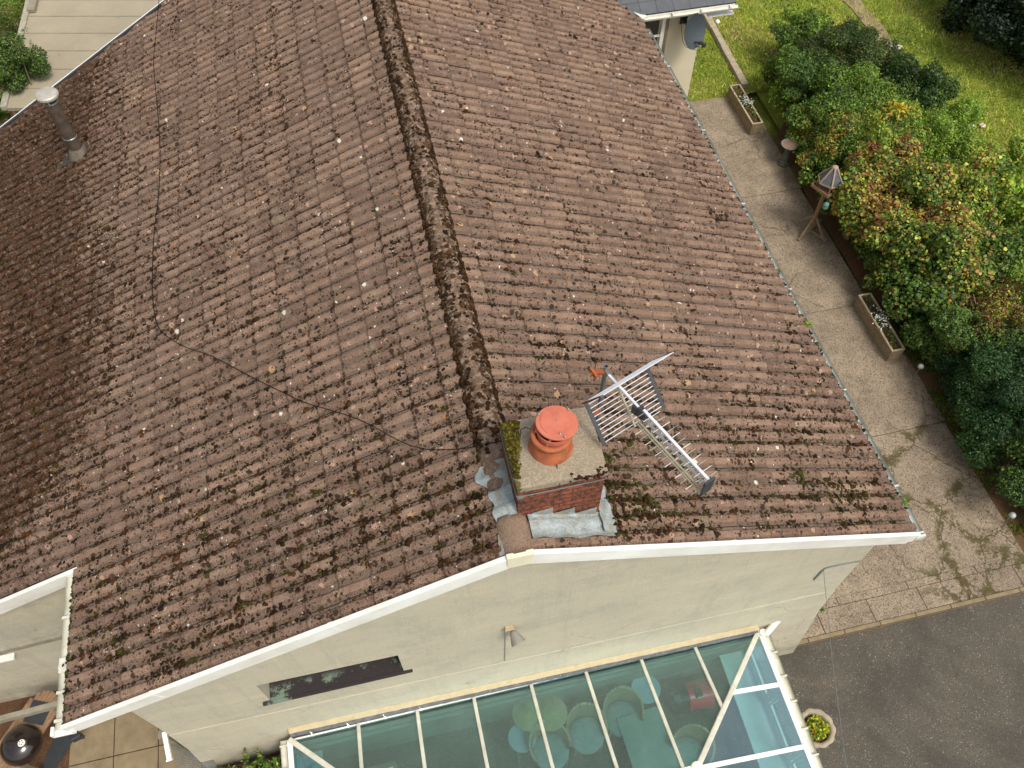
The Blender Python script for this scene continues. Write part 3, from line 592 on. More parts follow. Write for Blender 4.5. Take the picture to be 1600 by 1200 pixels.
# lead flashing: stepped front pieces, apron, side soaker
def sheet_bm(bm,fn,us,vs,th=.0):
    G_=[[bm.verts.new(fn(u_,v_)) for v_ in vs] for u_ in us]
    for i in range(len(us)-1):
        for j in range(len(vs)-1): bm.faces.new((G_[i][j],G_[i+1][j],G_[i+1][j+1],G_[i][j+1]))
bm=BM(); lin=lambda a,b_,n:[a+(b_-a)*i/n for i in range(n+1)]
nz=lambda x,y,k=.008:k*noise.noise(Vector((x*14,y*14,2.)))
for i,(xa,xb) in enumerate(((.19,.385),(.40,.59),(.605,.80))):
    zt=lambda x:rz(x)+.085+.115*((x-xa)/(xb-xa))
    sheet_bm(bm,lambda u_,v_:Vector((u_,.336-.004*i-abs(nz(u_,v_,.006)),rz(u_)+.01+(zt(u_)-rz(u_)-.01)*v_)),lin(xa,xb,8),lin(0,1,4))
obj('step_flashing',bm,M['lead'],chim)
bm=BM()
sheet_bm(bm,lambda u_,v_:Vector((u_,.34-.235*v_*(1+.12*noise.noise(Vector((u_*6,0,0)))),rz(u_)+.034+prof_at(.34-.235*v_)*.75+.030*(1-v_)**3+nz(u_,v_,.010))),lin(.15,.93,30),lin(0,1,14))
sheet_bm(bm,lambda u_,v_:Vector((.84+.13*v_+.03*noise.noise(Vector((u_*9,v_*3,1))),u_,rz(.84+.13*v_)+.036+prof_at(u_)*.7+.05*(1-v_)**2+nz(u_,v_,.006))),lin(.14,1.0,22),lin(0,1,6))
obj('apron_flashing',bm,M['lead'],chim,smooth=True)
bm=BM()
fw=lambda u_:.20+.10*math.exp(-((u_-.80)/.09)**2)+.03*noise.noise(Vector((u_*11,0,4)))
sheet_bm(bm,lambda u_,v_:Vector((.062-fw(u_)*v_,u_,HZ-abs(.062-fw(u_)*v_)*TP+.036+prof_at(u_)*.8+.05*(1-v_)**3+nz(u_,v_,.012))),lin(.34,.90,30),lin(0,1,12))
sheet_bm(bm,lambda u_,v_:Vector((-.125-.05*v_*(1-u_*2.6),u_,rz(.13+.05*v_)+.036+nz(u_,v_))),lin(.02,.34,8),lin(0,1,3))
obj('side_flashing',bm,M['lead'],chim,smooth=True)
# pot and its cowl
pc=Vector((.425,.665,6.53))
bm=BM(); lathe(bm,[(.195,-.01),(.197,.02),(.188,.05),(.166,.13),(.158,.19),(.160,.20),(.176,.205),(.180,.225),(.176,.245),(.160,.25),(.140,.25),(.130,.10)],pc,36,caps=False); pot=obj('chimney_pot',bm,M['terr'],house,smooth=True)
pot['label']='round orange terracotta pot with a flat salmon disc cowl'
cM=Matrix.Rotation(math.radians(-5),3,'X')@Matrix.Rotation(math.radians(4),3,'Y')
cc=pc+Vector((.050,0.03,.34))
bm=BM(); lathe(bm,[(.004,-.016),(.172,-.016),(.179,-.010),(.181,.002),(.176,.010),(.145,.012),(.142,.017),(.138,.018),(.004,.022)],cc,48,cM)
obj('cowl_disc',bm,M['salmon'],pot,smooth=False)
bm=BM(); lathe(bm,[(.146,.10),(.150,.20),(.140,.20),(.138,.10)],pc+Vector((.024,.01,.10)),24,caps=False)
for k in range(5): a=k*1.256+.4; bar(bm,pc+Vector((math.cos(a)*.135,math.sin(a)*.135,.25)),cc+Vector((math.cos(a)*.15,math.sin(a)*.15,-.01)),.022,.006)
obj('cowl_strap',bm,M['salmon'],pot)
bm=BM()
for a,r_ in ((0,0),(4.65,.128),(2.5,.165),(.7,.165),(4.85,.165)):
    p=cc+cM@Vector((math.cos(a)*r_,math.sin(a)*r_,.016)); lathe(bm,[(.009,0),(.009,.012),(.004,.015)],p,10)
obj('bolt',bm,M['galv'],pot)
bm=BM()
tube(bm,[pc+Vector((-.16,.06,.26)),pc+Vector((-.20,.10,.25)),pc+Vector((-.235,.13,.17)),pc+Vector((-.235,.14,.04)),pc+Vector((-.23,.14,-.02))],.005,6)
tube(bm,[pc+Vector((.0,-.20,.05)),pc+Vector((.005,-.24,-.0)),pc+Vector((.0,-.30,-.02)),pc+Vector((-.005,-.342,-.03)),pc+Vector((-.006,-.345,-.09))],.005,6); obj('strap_wire',bm,M['black'],pot)

# ------------------------------------------------------------------ television aerial on its mast
mast=Vector((1.02,1.12,0))
aer=thing('television_aerial',(1.02,1.12,5.6),'silver television aerial with grid reflector and long triple boom beside the chimney','aerial')
bm=BM(); lathe(bm,[(.021,5.60),(.021,6.93),(.017,6.93),(.017,6.80)],(1.02,1.12,0),16,caps=False); obj('mast',bm,M['galv'],aer)
bm=BM(); bar(bm,(.83,.95,6.25),(1.03,1.12,6.25),.03,.02); bar(bm,(.83,.95,5.95),(1.03,1.12,5.95),.03,.02); bar(bm,(1.0,1.1,6.88),(.90,1.14,6.83),.045,.03); bar(bm,(.93,1.08,6.84),(.90,1.17,6.85),.02,.05); obj('bracket',bm,M['rust'],aer)
bm=BM(); lathe(bm,[(.02,6.0),(.02,6.40),(.016,6.40),(.016,6.3)],(.875,1.02,0),14,caps=False); obj('stub_pole',bm,M['galv'],aer)
bd=Vector((.376,-.926,0)).normalized(); ed=Vector((.926,.376,0)).normalized(); H0=Vector((1.06,.95,6.90)); up=Vector((0,0,1))
bm=BM(); bar(bm,H0-bd*.10,H0+bd*.34,.022,.022); obj('rear_boom',bm,M['alub'],aer)
bm=BM(); bar(bm,mast+Vector((0,0,6.86)),H0+bd*.02,.03,.02); obj('mast_clamp',bm,M['galv'],aer)
def panel(sgn,hw,side_m,nm):
    dr=(bd*.72+up*sgn*.70).normalized(); n=10
    bm=BM()
    for k in range(n): c=H0+dr*(.035+.041*k); tube(bm,[c-ed*hw,c+ed*hw],.0042,6)
    p=obj('reflector_panel',bm,M['alub'],aer)
    bm=BM()
    for s in (-1,1): bar(bm,H0+dr*.01+ed*s*hw,H0+dr*.43+ed*s*hw,.034,.010,up=dr.cross(ed))
    obj('panel_side',bm,M['black'],p)
    bm=BM(); bar(bm,H0+dr*.0+dr.cross(ed)*.008,H0+dr*.43+dr.cross(ed)*.008,.018,.008,up=dr.cross(ed)); obj('panel_brace',bm,M['olive'],p)
    return p
panel(-1,.33,'black','lower')
# the upper panel is closed off by slatted trays and is seen nearly edge on
dr=(bd*.49+up*.87).normalized(); bm=BM()
for k in range(10): c=H0+dr*(.035+.041*k); tube(bm,[c-ed*(.36),c+ed*(.42)],.0042,6)
pu=obj('reflector_panel',bm,M['alub'],aer)
bm=BM()
for s in (-.36,.42): bar(bm,H0+dr*.01+ed*s,H0+dr*.43+ed*s,.034,.010,up=dr.cross(ed))
obj('panel_side',bm,M['black'],pu)
bm=BM(); a=H0+bd*.28+up*.0; box(bm,a+up*-.05,(.06,.06,.10),Matrix.Rotation(math.atan2(bd.y,bd.x),3,'Z'),.006); box(bm,H0+bd*.36+up*-.03,(.10,.05,.12),Matrix.Rotation(math.atan2(bd.y,bd.x),3,'Z'),.006); obj('dipole_box',bm,M['black'],aer)
bm=BM(); bar(bm,H0+bd*.325,H0+bd*.345,.025,.025); obj('red_clip',bm,M['red'],aer)
b0,b1=H0+bd*.36,H0+bd*1.17
bm=BM(); bar(bm,b0+up*.035,b1+up*.035,.024,.02); bo=obj('top_boom',bm,M['alub'],aer)
bm=BM(); bar(bm,b0-up*.045-ed*.01,b1-up*.04-ed*.01,.022,.016); obj('middle_boom',bm,M['alu'],aer)
bm=BM(); bar(bm,b0-up*.11-ed*.035,b1-up*.11-ed*.035,.018,.014); bar(bm,b0-up*.11-ed*.06,b1-up*.11-ed*.06,.006,.014); obj('lower_boom',bm,M['olive'],aer)
ND=13
for k in range(ND):
    c=b0.lerp(b1,(k+.35)/ND); bm=BM(); 
    tube(bm,[c+up*.03-ed*.075,c+up*.03+ed*.105],.0030,6); tube(bm,[c-up*.115-ed*.135,c-up*.115+ed*.03],.0030,6)
    tube(bm,[c-up*.04-ed*.055+bd*.02,c-up*.04+ed*.045+bd*.02],.003,6)
    obj('director',bm,M['alub'] if k%2 else M['alu'],aer)
bm=BM(); box(bm,b1-up*.035-ed*.01,(.02,.11,.21),Matrix.Rotation(math.atan2(bd.y,bd.x),3,'Z'),.008); obj('end_cap',bm,M['black'],aer)
# black cable lying on the left slope and running up to the stack
bm=BM(); pts=[]
for px,py in [(252,-40),(243,60),(240,100),(246,170),(250,235),(248,300),(241,360),(238,430),(240,480),(250,515),(285,540),(330,556),(395,590),(440,612),(480,630),(560,655)]:
    d=CR.T@np.array([(px-800)/CF,(py-600)/CF,1.]); n=np.array([-SI,0,CO]); t=((n@np.array([0,0,HZ+.052]))-n@CP)/(n@d); pts.append(Vector(CP+d*t))
pts+= [Vector((-.75,1.35,5.85)),Vector((-.35,1.12,6.02)),Vector((.06,1.0,6.22))]
def smooth_pts(P,n=5):
    out=[]
    for i in range(len(P)-1):
        p0,p1,p2,p3=P[max(i-1,0)],P[i],P[i+1],P[min(i+2,len(P)-1)]
        for k in range(n):
            t=k/n; out.append(.5*((2*p1)+(p2-p0)*t+(2*p0-5*p1+4*p2-p3)*t*t+(3*p1-p0-3*p2+p3)*t**3))
    return out+[P[-1]]
tube(bm,smooth_pts(pts),.0048,6); tag(obj('aerial_cable',bm,simple('black_cable_sheath',(.008,.007,.006),(.012,.010,.009),9,.95,spec=.05)),'thin black cable trailing over the left roof slope to the chimney','cable')

# ------------------------------------------------------------------ fittings on the gable wall
x0=-.08; zt=3.70
fl=thing('wall_floodlight',(x0,wy(x0),zt),'small grey floodlight on a bracket high on the cream gable wall','wall light')
y0=wy(x0)
bm=BM(); box(bm,(x0,y0-.03,zt),(.09,.06,.05),None,.008); bar(bm,(x0-.05,y0-.05,zt+.02),(x0+.06,y0-.05,zt+.02),.02,.02); obj('bracket',bm,M['woodl'],fl)
bm=BM(); lm=Matrix.Rotation(math.radians(112),3,'X')@Matrix.Rotation(math.radians(15),3,'Y'); lathe(bm,[(.025,0),(.04,.02),(.08,.13),(.085,.145),(.075,.145),(.035,.03)],(x0+.03,y0-.06,zt),20,lm,caps=False); obj('lamp_head',bm,simple('grey_lamp_case',(.30,.29,.25),(.20,.19,.16),20,.6),fl)
bm=BM(); lathe(bm,[(.002,.09),(.055,.09)],(x0+.03,y0-.06,zt),20,lm,caps=False); obj('lens',bm,simple('grey_lens',(.16,.15,.13),(.10,.10,.09),20,.25),fl)
bm=BM(); tube(bm,[(x0-.04,y0-.008,zt),(x0-.045,y0-.008,zt-.5),(x0-.05,y0-.008,zt-1.0),(x0-.06,y0-.01,zt-1.25)],.006,5); obj('flex',bm,M['alu'],fl)
# conduit and overhead wire at the right corner
a=at(1342,877,y=wy(4.2)-.01); pA=Vector((4.19,wy(4.19)-.012,a.z)); pB=Vector((3.82,wy(3.82)-.012,a.z+.02)); pC=Vector((3.74,wy(3.7)-.012,a.z-.04)); pD=Vector((3.72,wy(3.7)-.012,a.z-.35))
bm=BM(); tube(bm,smooth_pts([pA,pB,pC,pD]),.010,6); b9=BM(); tube(b9,[Vector((4.52,.05,ev-.12)),Vector((4.35,.09,ev-.20)),Vector((4.2,.08,ev-.17)),Vector((4.05,.06,ev-.11))],.010,6); tag(obj('wall_conduit',bm,M['galv']),'bent grey conduit fixed at the right end of the cream gable wall','conduit')
tag(obj('soffit_cable',b9,M['black']),'short black cable sagging under the right end of the bargeboard','cable')
bm=BM(); e=at(1325,1215,z=5.2); m_=pC.lerp(e,.5)-Vector((0,0,.05)); ext=e+(e-pC)*2.0; tube(bm,[pC,m_,e,ext],.0035,5); bh=BM(); tag(obj('overhead_wire',bm,M['galv']),'thin overhead wire crossing above the asphalt drive from the wall','wire')

# ------------------------------------------------------------------ satellite dish
dc=at(1081,48,y=10.02); ds=thing('satellite_dish',(dc.x,10.41,dc.z-.1),'dark grey satellite dish on the cream wing wall under the slate roof','satellite dish')
dn=Vector((.50,-.80,.32)).normalized(); q=dn.to_track_quat('Z','Y').to_matrix()
bm=BM(); n=8
prof=[(.001+.30*k/n,.0+.075*(k/n)**2) for k in range(n+1)]; lathe(bm,prof+[(.308,.078),(.305,.068)]+[(.30*k/n+.001,-.008+.075*(k/n)**2) for k in range(n,-1,-1)],dc,40,q,caps=False)
for v in bm.verts:
    l=q.transposed()@(v.co-dc); l*=1.0; v.co=dc+q@l
obj('reflector',bm,simple('dark_dish_mesh',(.05,.06,.07),(.035,.045,.055),3,.45,.1,.002,spec=.4),ds,smooth=True)
lnb=dc+dn*.30+Vector((0,0,-.22)); low=dc+q@Vector((0,-.24,.06)); 
lowp=dc-Vector((0,0,.22))+dn*.05
bm=BM(); bar(bm,lowp,lnb,.03,.02); obj('feed_arm',bm,M['black'],ds)
bm=BM(); lathe(bm,[(.028,0),(.032,.02),(.032,.09),(.02,.10)],lnb,14,(-dn).to_track_quat('Z','Y').to_matrix()); box(bm,lnb+Vector((.02,-.01,-.03)),(.06,.05,.08),None,.008); obj('receiver_head',bm,M['black'],ds)
bm=BM(); bar(bm,dc-dn*.02,(dc.x-.02,10.41,dc.z),.04,.04); box(bm,(dc.x-.02,10.40,dc.z),(.14,.02,.18),None,.004); obj('wall_bracket',bm,M['black'],ds)
bm=BM(); tube(bm,smooth_pts([lnb,lnb+Vector((0,0.1,-.2)),dc+Vector((.0,.2,-.42)),dc+Vector((-.05,.40,-.1)),dc+Vector((-.18,.38,.2)),dc+Vector((-.12,.2,.30))]),.005,5); obj('cable',bm,M['black'],ds)

# ------------------------------------------------------------------ conservatory
cx0,cx1,cyb,cze=-2.98,3.41,.035,1.40; cyf=-3.05; rzc=1.93; ry=-1.50; rx0,rx1=cx0+1.58,1.86
con=thing('conservatory',(0.2,-1.5,0),'white framed conservatory with green tinted hipped glass roof against the gable','conservatory')
def W(x,y,z): return Vector((x,y,z))
bm=BM()   # eaves beams with box gutter
bar(bm,W(cx0,cyb,cze),W(cx1,cyb,cze),.05,.05,bev=.006); bar(bm,W(cx0,cyb,cze),W(cx0,cyf,cze),.07,.06,bev=.006); bar(bm,W(cx1,cyb,cze),W(cx1,cyf,cze),.07,.06,bev=.006); bar(bm,W(cx0,cyf,cze),W(cx1,cyf,cze),.07,.06,bev=.006)
obj('eaves_beam',bm,M['upvc'],con)
for sx in (cx1+.085,cx0-.085):
    bm=BM(); a_,b2=W(sx,cyb+.02,cze-.01),W(sx,cyf,cze-.01); gutter(bm,*((a_,b2) if sx>0 else (b2,a_)),.045)
    for y_ in (-.02,-.3,-.62,-.95,-1.3,-1.62,-2.0,-2.5): bar(bm,W(sx-.05,y_,cze),W(sx+.05,y_,cze+.002),.02,.012)
    obj('gutter',bm,M['upvc2'],con)
bm=BM(); bar(bm,W(rx0,ry,rzc),W(rx1,ry,rzc),.09,.06,bev=.01); lathe(bm,[(.075,-.02),(.08,.01),(.075,.045),(.03,.06),(.001,.062)],W(rx1,ry,rzc),20); lathe(bm,[(.075,-.02),(.08,.01),(.075,.045),(.03,.06),(.001,.062)],W(rx0,ry,rzc),20); obj('ridge_beam',bm,M['upvc'],con)
for a,b_ in ((W(cx1,cyb,cze+.03),W(rx1,ry,rzc)),(W(cx0,cyb,cze+.03),W(rx0,ry,rzc)),(W(cx1,cyf,cze+.03),W(rx1,ry,rzc)),(W(cx0,cyf,cze+.03),W(rx0,ry,rzc))):
    bm=BM(); bar(bm,a,b_,.065,.06,bev=.012); obj('hip_bar',bm,M['upvc2'],con)
def zroof_back(x,y):  # back face
    return cze+.03+(rzc-cze-.03)*(cyb-y)/(cyb-ry)
xs=[-2.10,-1.335,-.585,.185,.935,1.70,2.46]; slope=(rzc-cze-.03)/(cyb-ry)
def barm(a,b_):
    bm=BM(); bar(bm,a,b_,.045,.05,bev=.010); obj('glazing_bar',bm,M['upvc2'],con)
for x in xs:
    ye=ry
    if x>rx1: ye=cyb+(ry-cyb)*(cx1-x)/(cx1-rx1)
    if x<rx0: ye=cyb+(ry-cyb)*(x-cx0)/(rx0-cx0)
    barm(W(x,cyb,cze+.03),W(x,ye,zroof_back(x,ye)))
    ym=2*ry-ye; barm(W(x,cyf,cze+.03),W(x,ym,zroof_back(x,ye)))
def hipx(y): # x on the right hip at y (back half)
    return cx1+(rx1-cx1)*(cyb-y)/(cyb-ry)
for s,cx,rx in ((1,cx1,rx1),(-1,cx0,rx0)):
    for y_ in (-.715,-1.5,-2.28):
        t=min(abs(cyb-y_),abs(y_-cyf))/abs(cyb-ry); t=min(t,1.); xe=cx+(rx-cx)*t; bm=BM(); bar(bm,W(cx,y_,cze+.03),W(xe,y_,cze+.03+(rzc-cze-.03)*t),.055,.05,bev=.01); obj('glazing_bar',bm,M['upvc'],con)
# glass panes, each its own
def pane(pts,m='roofglass'):
    bm=BM(); P=[Vector(p)+Vector((0,0,-.012)) for p in pts]; poly(bm,P); return obj('glass_pane',bm,M[m],con)
def yhip(x):
    if x>rx1: return cyb+(ry-cyb)*(cx1-x)/(cx1-rx1)
    if x<rx0: return cyb+(ry-cyb)*(x-cx0)/(rx0-cx0)
    return ry
edges=[cx0]+xs+[cx1]
for mir in (0,1):
    for xa,xb in zip(edges,edges[1:]):
        pts=[(xa,cyb),(xb,cyb)]
        mids=[xx for xx in (rx0,rx1) if xa<xx<xb]
        up_=[(xb,yhip(xb))]+[(m_,ry) for m_ in mids[::-1]]+[(xa,yhip(xa))]
        P=[]
        for x,y in pts+up_:
            z=zroof_back(x,y); yy=2*ry-y if mir else y; p=W(x,yy,z)
            if not P or (p-P[-1]).length>.001: P.append(p)
        if (P[0]-P[-1]).length<.001: P.pop()
        if len(P)>2: pane(P if not mir else P[::-1])
for cx,rx in ((cx1,rx1),(cx0,rx0)):
    Y=[cyb,-.715,-1.5,-2.28,cyf]
    for ya,yb in zip(Y,Y[1:]):
        def pt(y_): t=min(1.,min(abs(cyb-y_),abs(y_-cyf))/abs(cyb-ry)); return W(cx+(rx-cx)*t,y_,cze+.03+(rzc-cze-.03)*t)
        P=[W(cx,ya,cze+.03),W(cx,yb,cze+.03),pt(yb),pt(ya)]; Q=[]
        for p in P:
            if not Q or (p-Q[-1]).length>.001: Q.append(p)
        if (Q[0]-Q[-1]).length<.001: Q.pop()
        if len(Q)>2: pane(Q)
# side walls: posts, rails, glass
FZ=-.18
def glazed_wall(a,b_,n,nm='side_frame'):
    a=Vector(a); b_=Vector(b_); bm=BM()
    bar(bm,a+up*.62,b_+up*.62,.07,.06,bev=.004); bar(bm,a+up*.70,b_+up*.70,.05,.04); bar(bm,a+up*1.33,b_+up*1.33,.05,.05)
    for i in range(n+1): p=a.lerp(b_,i/n); bar(bm,p+up*.6,p+up*1.36,.055,.055,up=Vector((0,1,0)),bev=.004)
    for i in range(n):
        p=a.lerp(b_,(i+.5)/n); d=(b_-a)/n*.5*.84
        bar(bm,p-d+up*.74,p+d+up*.74,.03,.03); bar(bm,p-d+up*1.28,p+d+up*1.28,.03,.03); bar(bm,p-d+up*.74,p-d+up*1.28,.03,.03,up=Vector((0,1,0))); bar(bm,p+d+up*.74,p+d+up*1.28,.03,.03,up=Vector((0,1,0)))
    f=obj(nm,bm,M['upvc'],con)
    for i in range(n):
        p=a.lerp(b_,i/n); q_=a.lerp(b_,(i+1)/n); bm=BM(); poly(bm,[p+up*.65,q_+up*.65,q_+up*1.33,p+up*1.33]); obj('glass_pane',bm,M['sideglass'],con)
glazed_wall((cx1,cyb-.03,0),(cx1,cyf,0),4); glazed_wall((cx0,cyb-.03,0),(cx0,cyf,0),4); glazed_wall((cx0,cyf,0),(cx1,cyf,0),8)
bm=BM(); bb(bm,cx1-.10,cx1+.05,cyf,cyb-.02,-.3,.60); bb(bm,cx0-.05,cx0+.10,cyf,cyb-.02,-.3,.60); bb(bm,cx0+.10,cx1-.10,cyf-.05,cyf+.10,-.3,.60); obj('base_wall',bm,simple('pale_blue_paint',(.62,.72,.76),(.56,.66,.70),4,.6),con)
bm=BM(); bb(bm,cx1-.42,cx1-.105,cyf+.1,cyb-.02,.60,.63,.004); bb(bm,cx0+.105,cx0+.26,cyf+.1,cyb-.02,.60,.63,.004); obj('window_board',bm,M['upvc'],con)
bm=BM(); bb(bm,cx0+.1,cx1-.1,cyf+.1,-.30,FZ-.1,FZ); bb(bm,cx0+.1,cx1-.1,-.285,.03,FZ-.1,FZ+.012); obj('floor',bm,M['floor'],con)
bm=BM(); bb(bm,cx0+.1,cx1-.1,-.002,.008,FZ,cze-.12); bb(bm,cx0+.08,cx1-.08,-.05,.0,cze-.15,cze-.11); bb(bm,cx0+.08,cx1-.08,-.10,-.055,cze-.20,cze-.16); obj('lining_wall',bm,M['inner'],con)
# wall-side ledge: sealant strip, lead, brick edge
bm=BM(); n=60
sheet_bm(bm,lambda u_,v_:Vector((u_,wy(u_)-.022-.055*v_+.004*noise.noise(Vector((u_*8,v_*3,0))),cze+.20-.075*v_+.008*noise.noise(Vector((u_*5,v_*2,5))))),lin(cx0+.02,cx1-.05,n),lin(0,1,4)); obj('sealant_fillet',bm,M['orange'],con)
bm=BM(); sheet_bm(bm,lambda u_,v_:Vector((u_,wy(u_)-.078-.030*v_+.006*noise.noise(Vector((u_*14,v_*3,2))),cze+.125-.06*v_+.007*noise.noise(Vector((u_*11,v_*2,9))))),lin(cx0+.02,cx1-.05,120),lin(0,1,4)); obj('lead_strip',bm,simple('dull_lead_strip',(.20,.20,.21),(.10,.095,.09),12,.7,.8,.02),con)
bm=BM(); bb(bm,cx0+.03,cx1-.03,cyb-.0,cyb+.075,cze-.10,cze+.055); obj('back_gutter',bm,simple('dark_gutter',(.07,.045,.035),(.04,.03,.025),9),con)
bm=BM()
for k,x in enumerate(np.arange(-2.7,3.2,.47)): bar(bm,(x,wy(x)-.085,cze+.10),(x+.01,cyb-.01,cze+.03),.022,.01)
obj('strap_clip',bm,M['alu'],con)
# white corner shoe at the right hip
bm=BM(); tube(bm,[(cx1+.04,-.06,cze+.06),(cx1+.30,.10,cze+.10)],.045,12); lathe(bm,[(.001,.05),(.05,.045),(.05,0)],(cx1+.02,-.03,cze+.04),14); obj('corner_outlet',bm,M['upvc'],con)

# ------------------------------------------------------------------ things inside the conservatory
def wicker_chair(name,x,y,rot,label):
    t=thing(name,(x,y,FZ),label,'chair','wicker chairs in the conservatory'); R=Matrix.Rotation(rot,3,'Z'); o_=Vector((x,y,FZ))
    P=lambda a,b_,c: o_+R@Vector((a,b_,c))
    bm=BM(); n=16
    th=[math.pi*(-.12+1.24*k/n) for k in range(n+1)]
    rows=[]
    for ri,z in enumerate((.05,.25,.45,.62,.78,.84)):
        row=[]
        for k,a in enumerate(th):
            hgt=z if z<.6 else .58+(z-.58)*(.35+.65*math.sin(max(0,min(math.pi,a))))
            rr=.25+.07*(hgt/.8)**2; row.append((P(math.cos(a)*rr*.98,math.sin(a)*rr,hgt),P(math.cos(a)*(rr-.035),math.sin(a)*(rr-.035),hgt)))
        rows.append(row)
    V=[[ (bm.verts.new(p),bm.verts.new(q_)) for p,q_ in row] for row in rows]
    for A,B in zip(V,V[1:]):
        for k in range(n):
            bm.faces.new((A[k][0],A[k+1][0],B[k+1][0],B[k][0])); bm.faces.new((B[k][1],B[k+1][1],A[k+1][1],A[k][1]))
    T=V[-1]
    for k in range(n): bm.faces.new((T[k][0],T[k+1][0],T[k+1][1],T[k][1]))
    obj('backrest',bm,M['wick'],t)
    bm=BM(); lathe(bm,[(.001,.40),(.20,.40),(.245,.415),(.255,.44),(.24,.465),(.15,.48),(.001,.485)],o_+R@Vector((0,-.03,0)),24); obj('cushion',bm,M['teal'],t,smooth=True)
    for a,b_ in ((-.19,-.2),(.19,-.2),(-.19,.18),(.19,.18)): bm=BM(); tube(bm,[P(a,b_,0),P(a*.95,b_*.95,.41)],.02,8); obj('leg',bm,M['wick'],t)
    bm=BM(); lathe(bm,[(.24,.36),(.25,.38),(.24,.40)],o_+R@Vector((0,-.03,0)),20); obj('seat',bm,M['wick'],t)
    return t
wicker_chair('wicker_chair',.33,-.62,.15,'wicker chair left of the others under the glass, nearest the pale lampshades')
wicker_chair('wicker_chair',.88,-.52,-.05,'middle wicker chair under the glass with a tall curved back')
wicker_chair('wicker_chair',1.44,-.42,-.15,'wicker chair behind the pale table under the conservatory glass')
wicker_chair('wicker_chair',2.20,-1.10,-.9,'wicker chair in front of the red drum under the conservatory glass')
def round_table(x,y,r,h,label):
    t=thing('round_side_table',(x,y,FZ),label,'table','round side tables in the conservatory'); bm=BM(); lathe(bm,[(.001,h-.02),(r-.01,h-.02),(r,h-.01),(r,h),(r-.01,h+.006),(.001,h+.008)],(x,y,FZ),32); obj('table_top',bm,simple('pale_blue_top',(.33,.42,.47),(.28,.36,.40),4,.35),t)
    bm=BM(); tube(bm,[(x,y,FZ+.02),(x,y,FZ+h-.02)],.03,10); lathe(bm,[(.16,0),(.15,.02),(.03,.04)],(x,y,FZ),20); obj('pedestal',bm,M['alu'],t)
round_table(-.02,-.40,.20,.55,'pale blue round table left of the wicker chairs under the glass')
round_table(1.86,-.16,.21,.60,'pale blue round table at the back beside the red drum')
for i,(x,y) in enumerate(((.14,-.16),(.42,-.22))):
    t=thing('standard_lamp',(x,y,FZ),('left' if i==0 else 'right')+' one of two lamps with shallow yellow-green cone shades under the glass','lamp','lamps with cone shades'); bm=BM(); lathe(bm,[(.24,.78),(.10,.86),(.02,.885),(.02,.90),(.001,.905)],(x,y,FZ),32,caps=False); obj('lamp_shade',bm,M['straw'],t)
    bm=BM(); tube(bm,[(x,y,FZ),(x,y,FZ+.9)],.012,8); lathe(bm,[(.11,0),(.10,.02),(.01,.03)],(x,y,FZ),20); obj('stand',bm,M['alu'],t)
t=thing('long_table',(1.66,-.95,FZ),'long pale green table under the glass in front of a wicker chair','table'); bm=BM(); box(bm,(1.68,-1.0,FZ+.50),(.62,1.15,.03),Matrix.Rotation(.05,3,'Z'),.006); obj('table_top',bm,simple('pale_green_top',(.30,.35,.30),(.22,.27,.23),4,.5),t)
for a,b_ in ((-.25,-.5),(.25,-.5),(-.25,.5),(.25,.5)): bm=BM(); tube(bm,[(1.68+a,-1.0+b_,FZ),(1.68+a,-1.0+b_,FZ+.49)],.02,8); obj('leg',bm,M['alu'],t)
t=thing('red_drum',(2.52,-.40,FZ),'glossy red drum lying on a stand with black ends under the glass','drum'); dm=Matrix.Rotation(math.radians(90),3,'Y')
dM=Matrix.Rotation(math.radians(-4),3,'Z')@dm; dcn=Vector((2.45,-.36,FZ+.42))
bm=BM(); lathe(bm,[(.20,-.02),(.205,0),(.20,.02),(.20,.30),(.205,.32),(.20,.34)],dcn,36,dM,caps=False); obj('shell',bm,M['red'],t,smooth=True)
bm=BM(); lathe(bm,[(.001,-.30),(.17,-.29),(.215,-.24),(.225,-.03),(.205,-.02),(.001,-.02)],dcn,36,dM); lathe(bm,[(.001,.34),(.2,.34),(.2,.36),(.001,.36)],dcn,36,dM); obj('end_cap',bm,M['bgloss'],t)
bm=BM(); box(bm,dcn+Vector((.12,-.02,.215)),(.10,.16,.03),None,.006); obj('vent_plate',bm,M['bgloss'],t)
bm=BM()
for a in (-.15,.28): bar(bm,dcn+dM@Vector((0,0,a))+Vector((0,-.2,-.42)),dcn+dM@Vector((0,0,a))+Vector((0,0,-.15)),.025,.025); bar(bm,dcn+dM@Vector((0,0,a))+Vector((0,.2,-.42)),dcn+dM@Vector((0,0,a))+Vector((0,0,-.15)),.025,.025)
obj('stand',bm,M['black'],t)
bm=BM(); bb(bm,-2.3,-1.5,-1.6,-.35,FZ+.001,FZ+.012); tag(obj('brown_rug',bm,M['wood']),'brown mat on the conservatory floor at the left end','rug')
bm=BM(); box(bm,(-1.95,-.52,FZ+.45),(.40,.30,.9),None,.01); tag(obj('brown_cabinet',bm,M['wood']),'small brown cabinet in the left end of the conservatory','cabinet')
bm=BM(); box(bm,(-1.92,-.55,FZ+.915),(.26,.20,.01),Matrix.Rotation(.1,3,'Z')); tag(obj('paper_sheet',bm,M['petal']),'white printed sheet lying on the brown cabinet','paper')
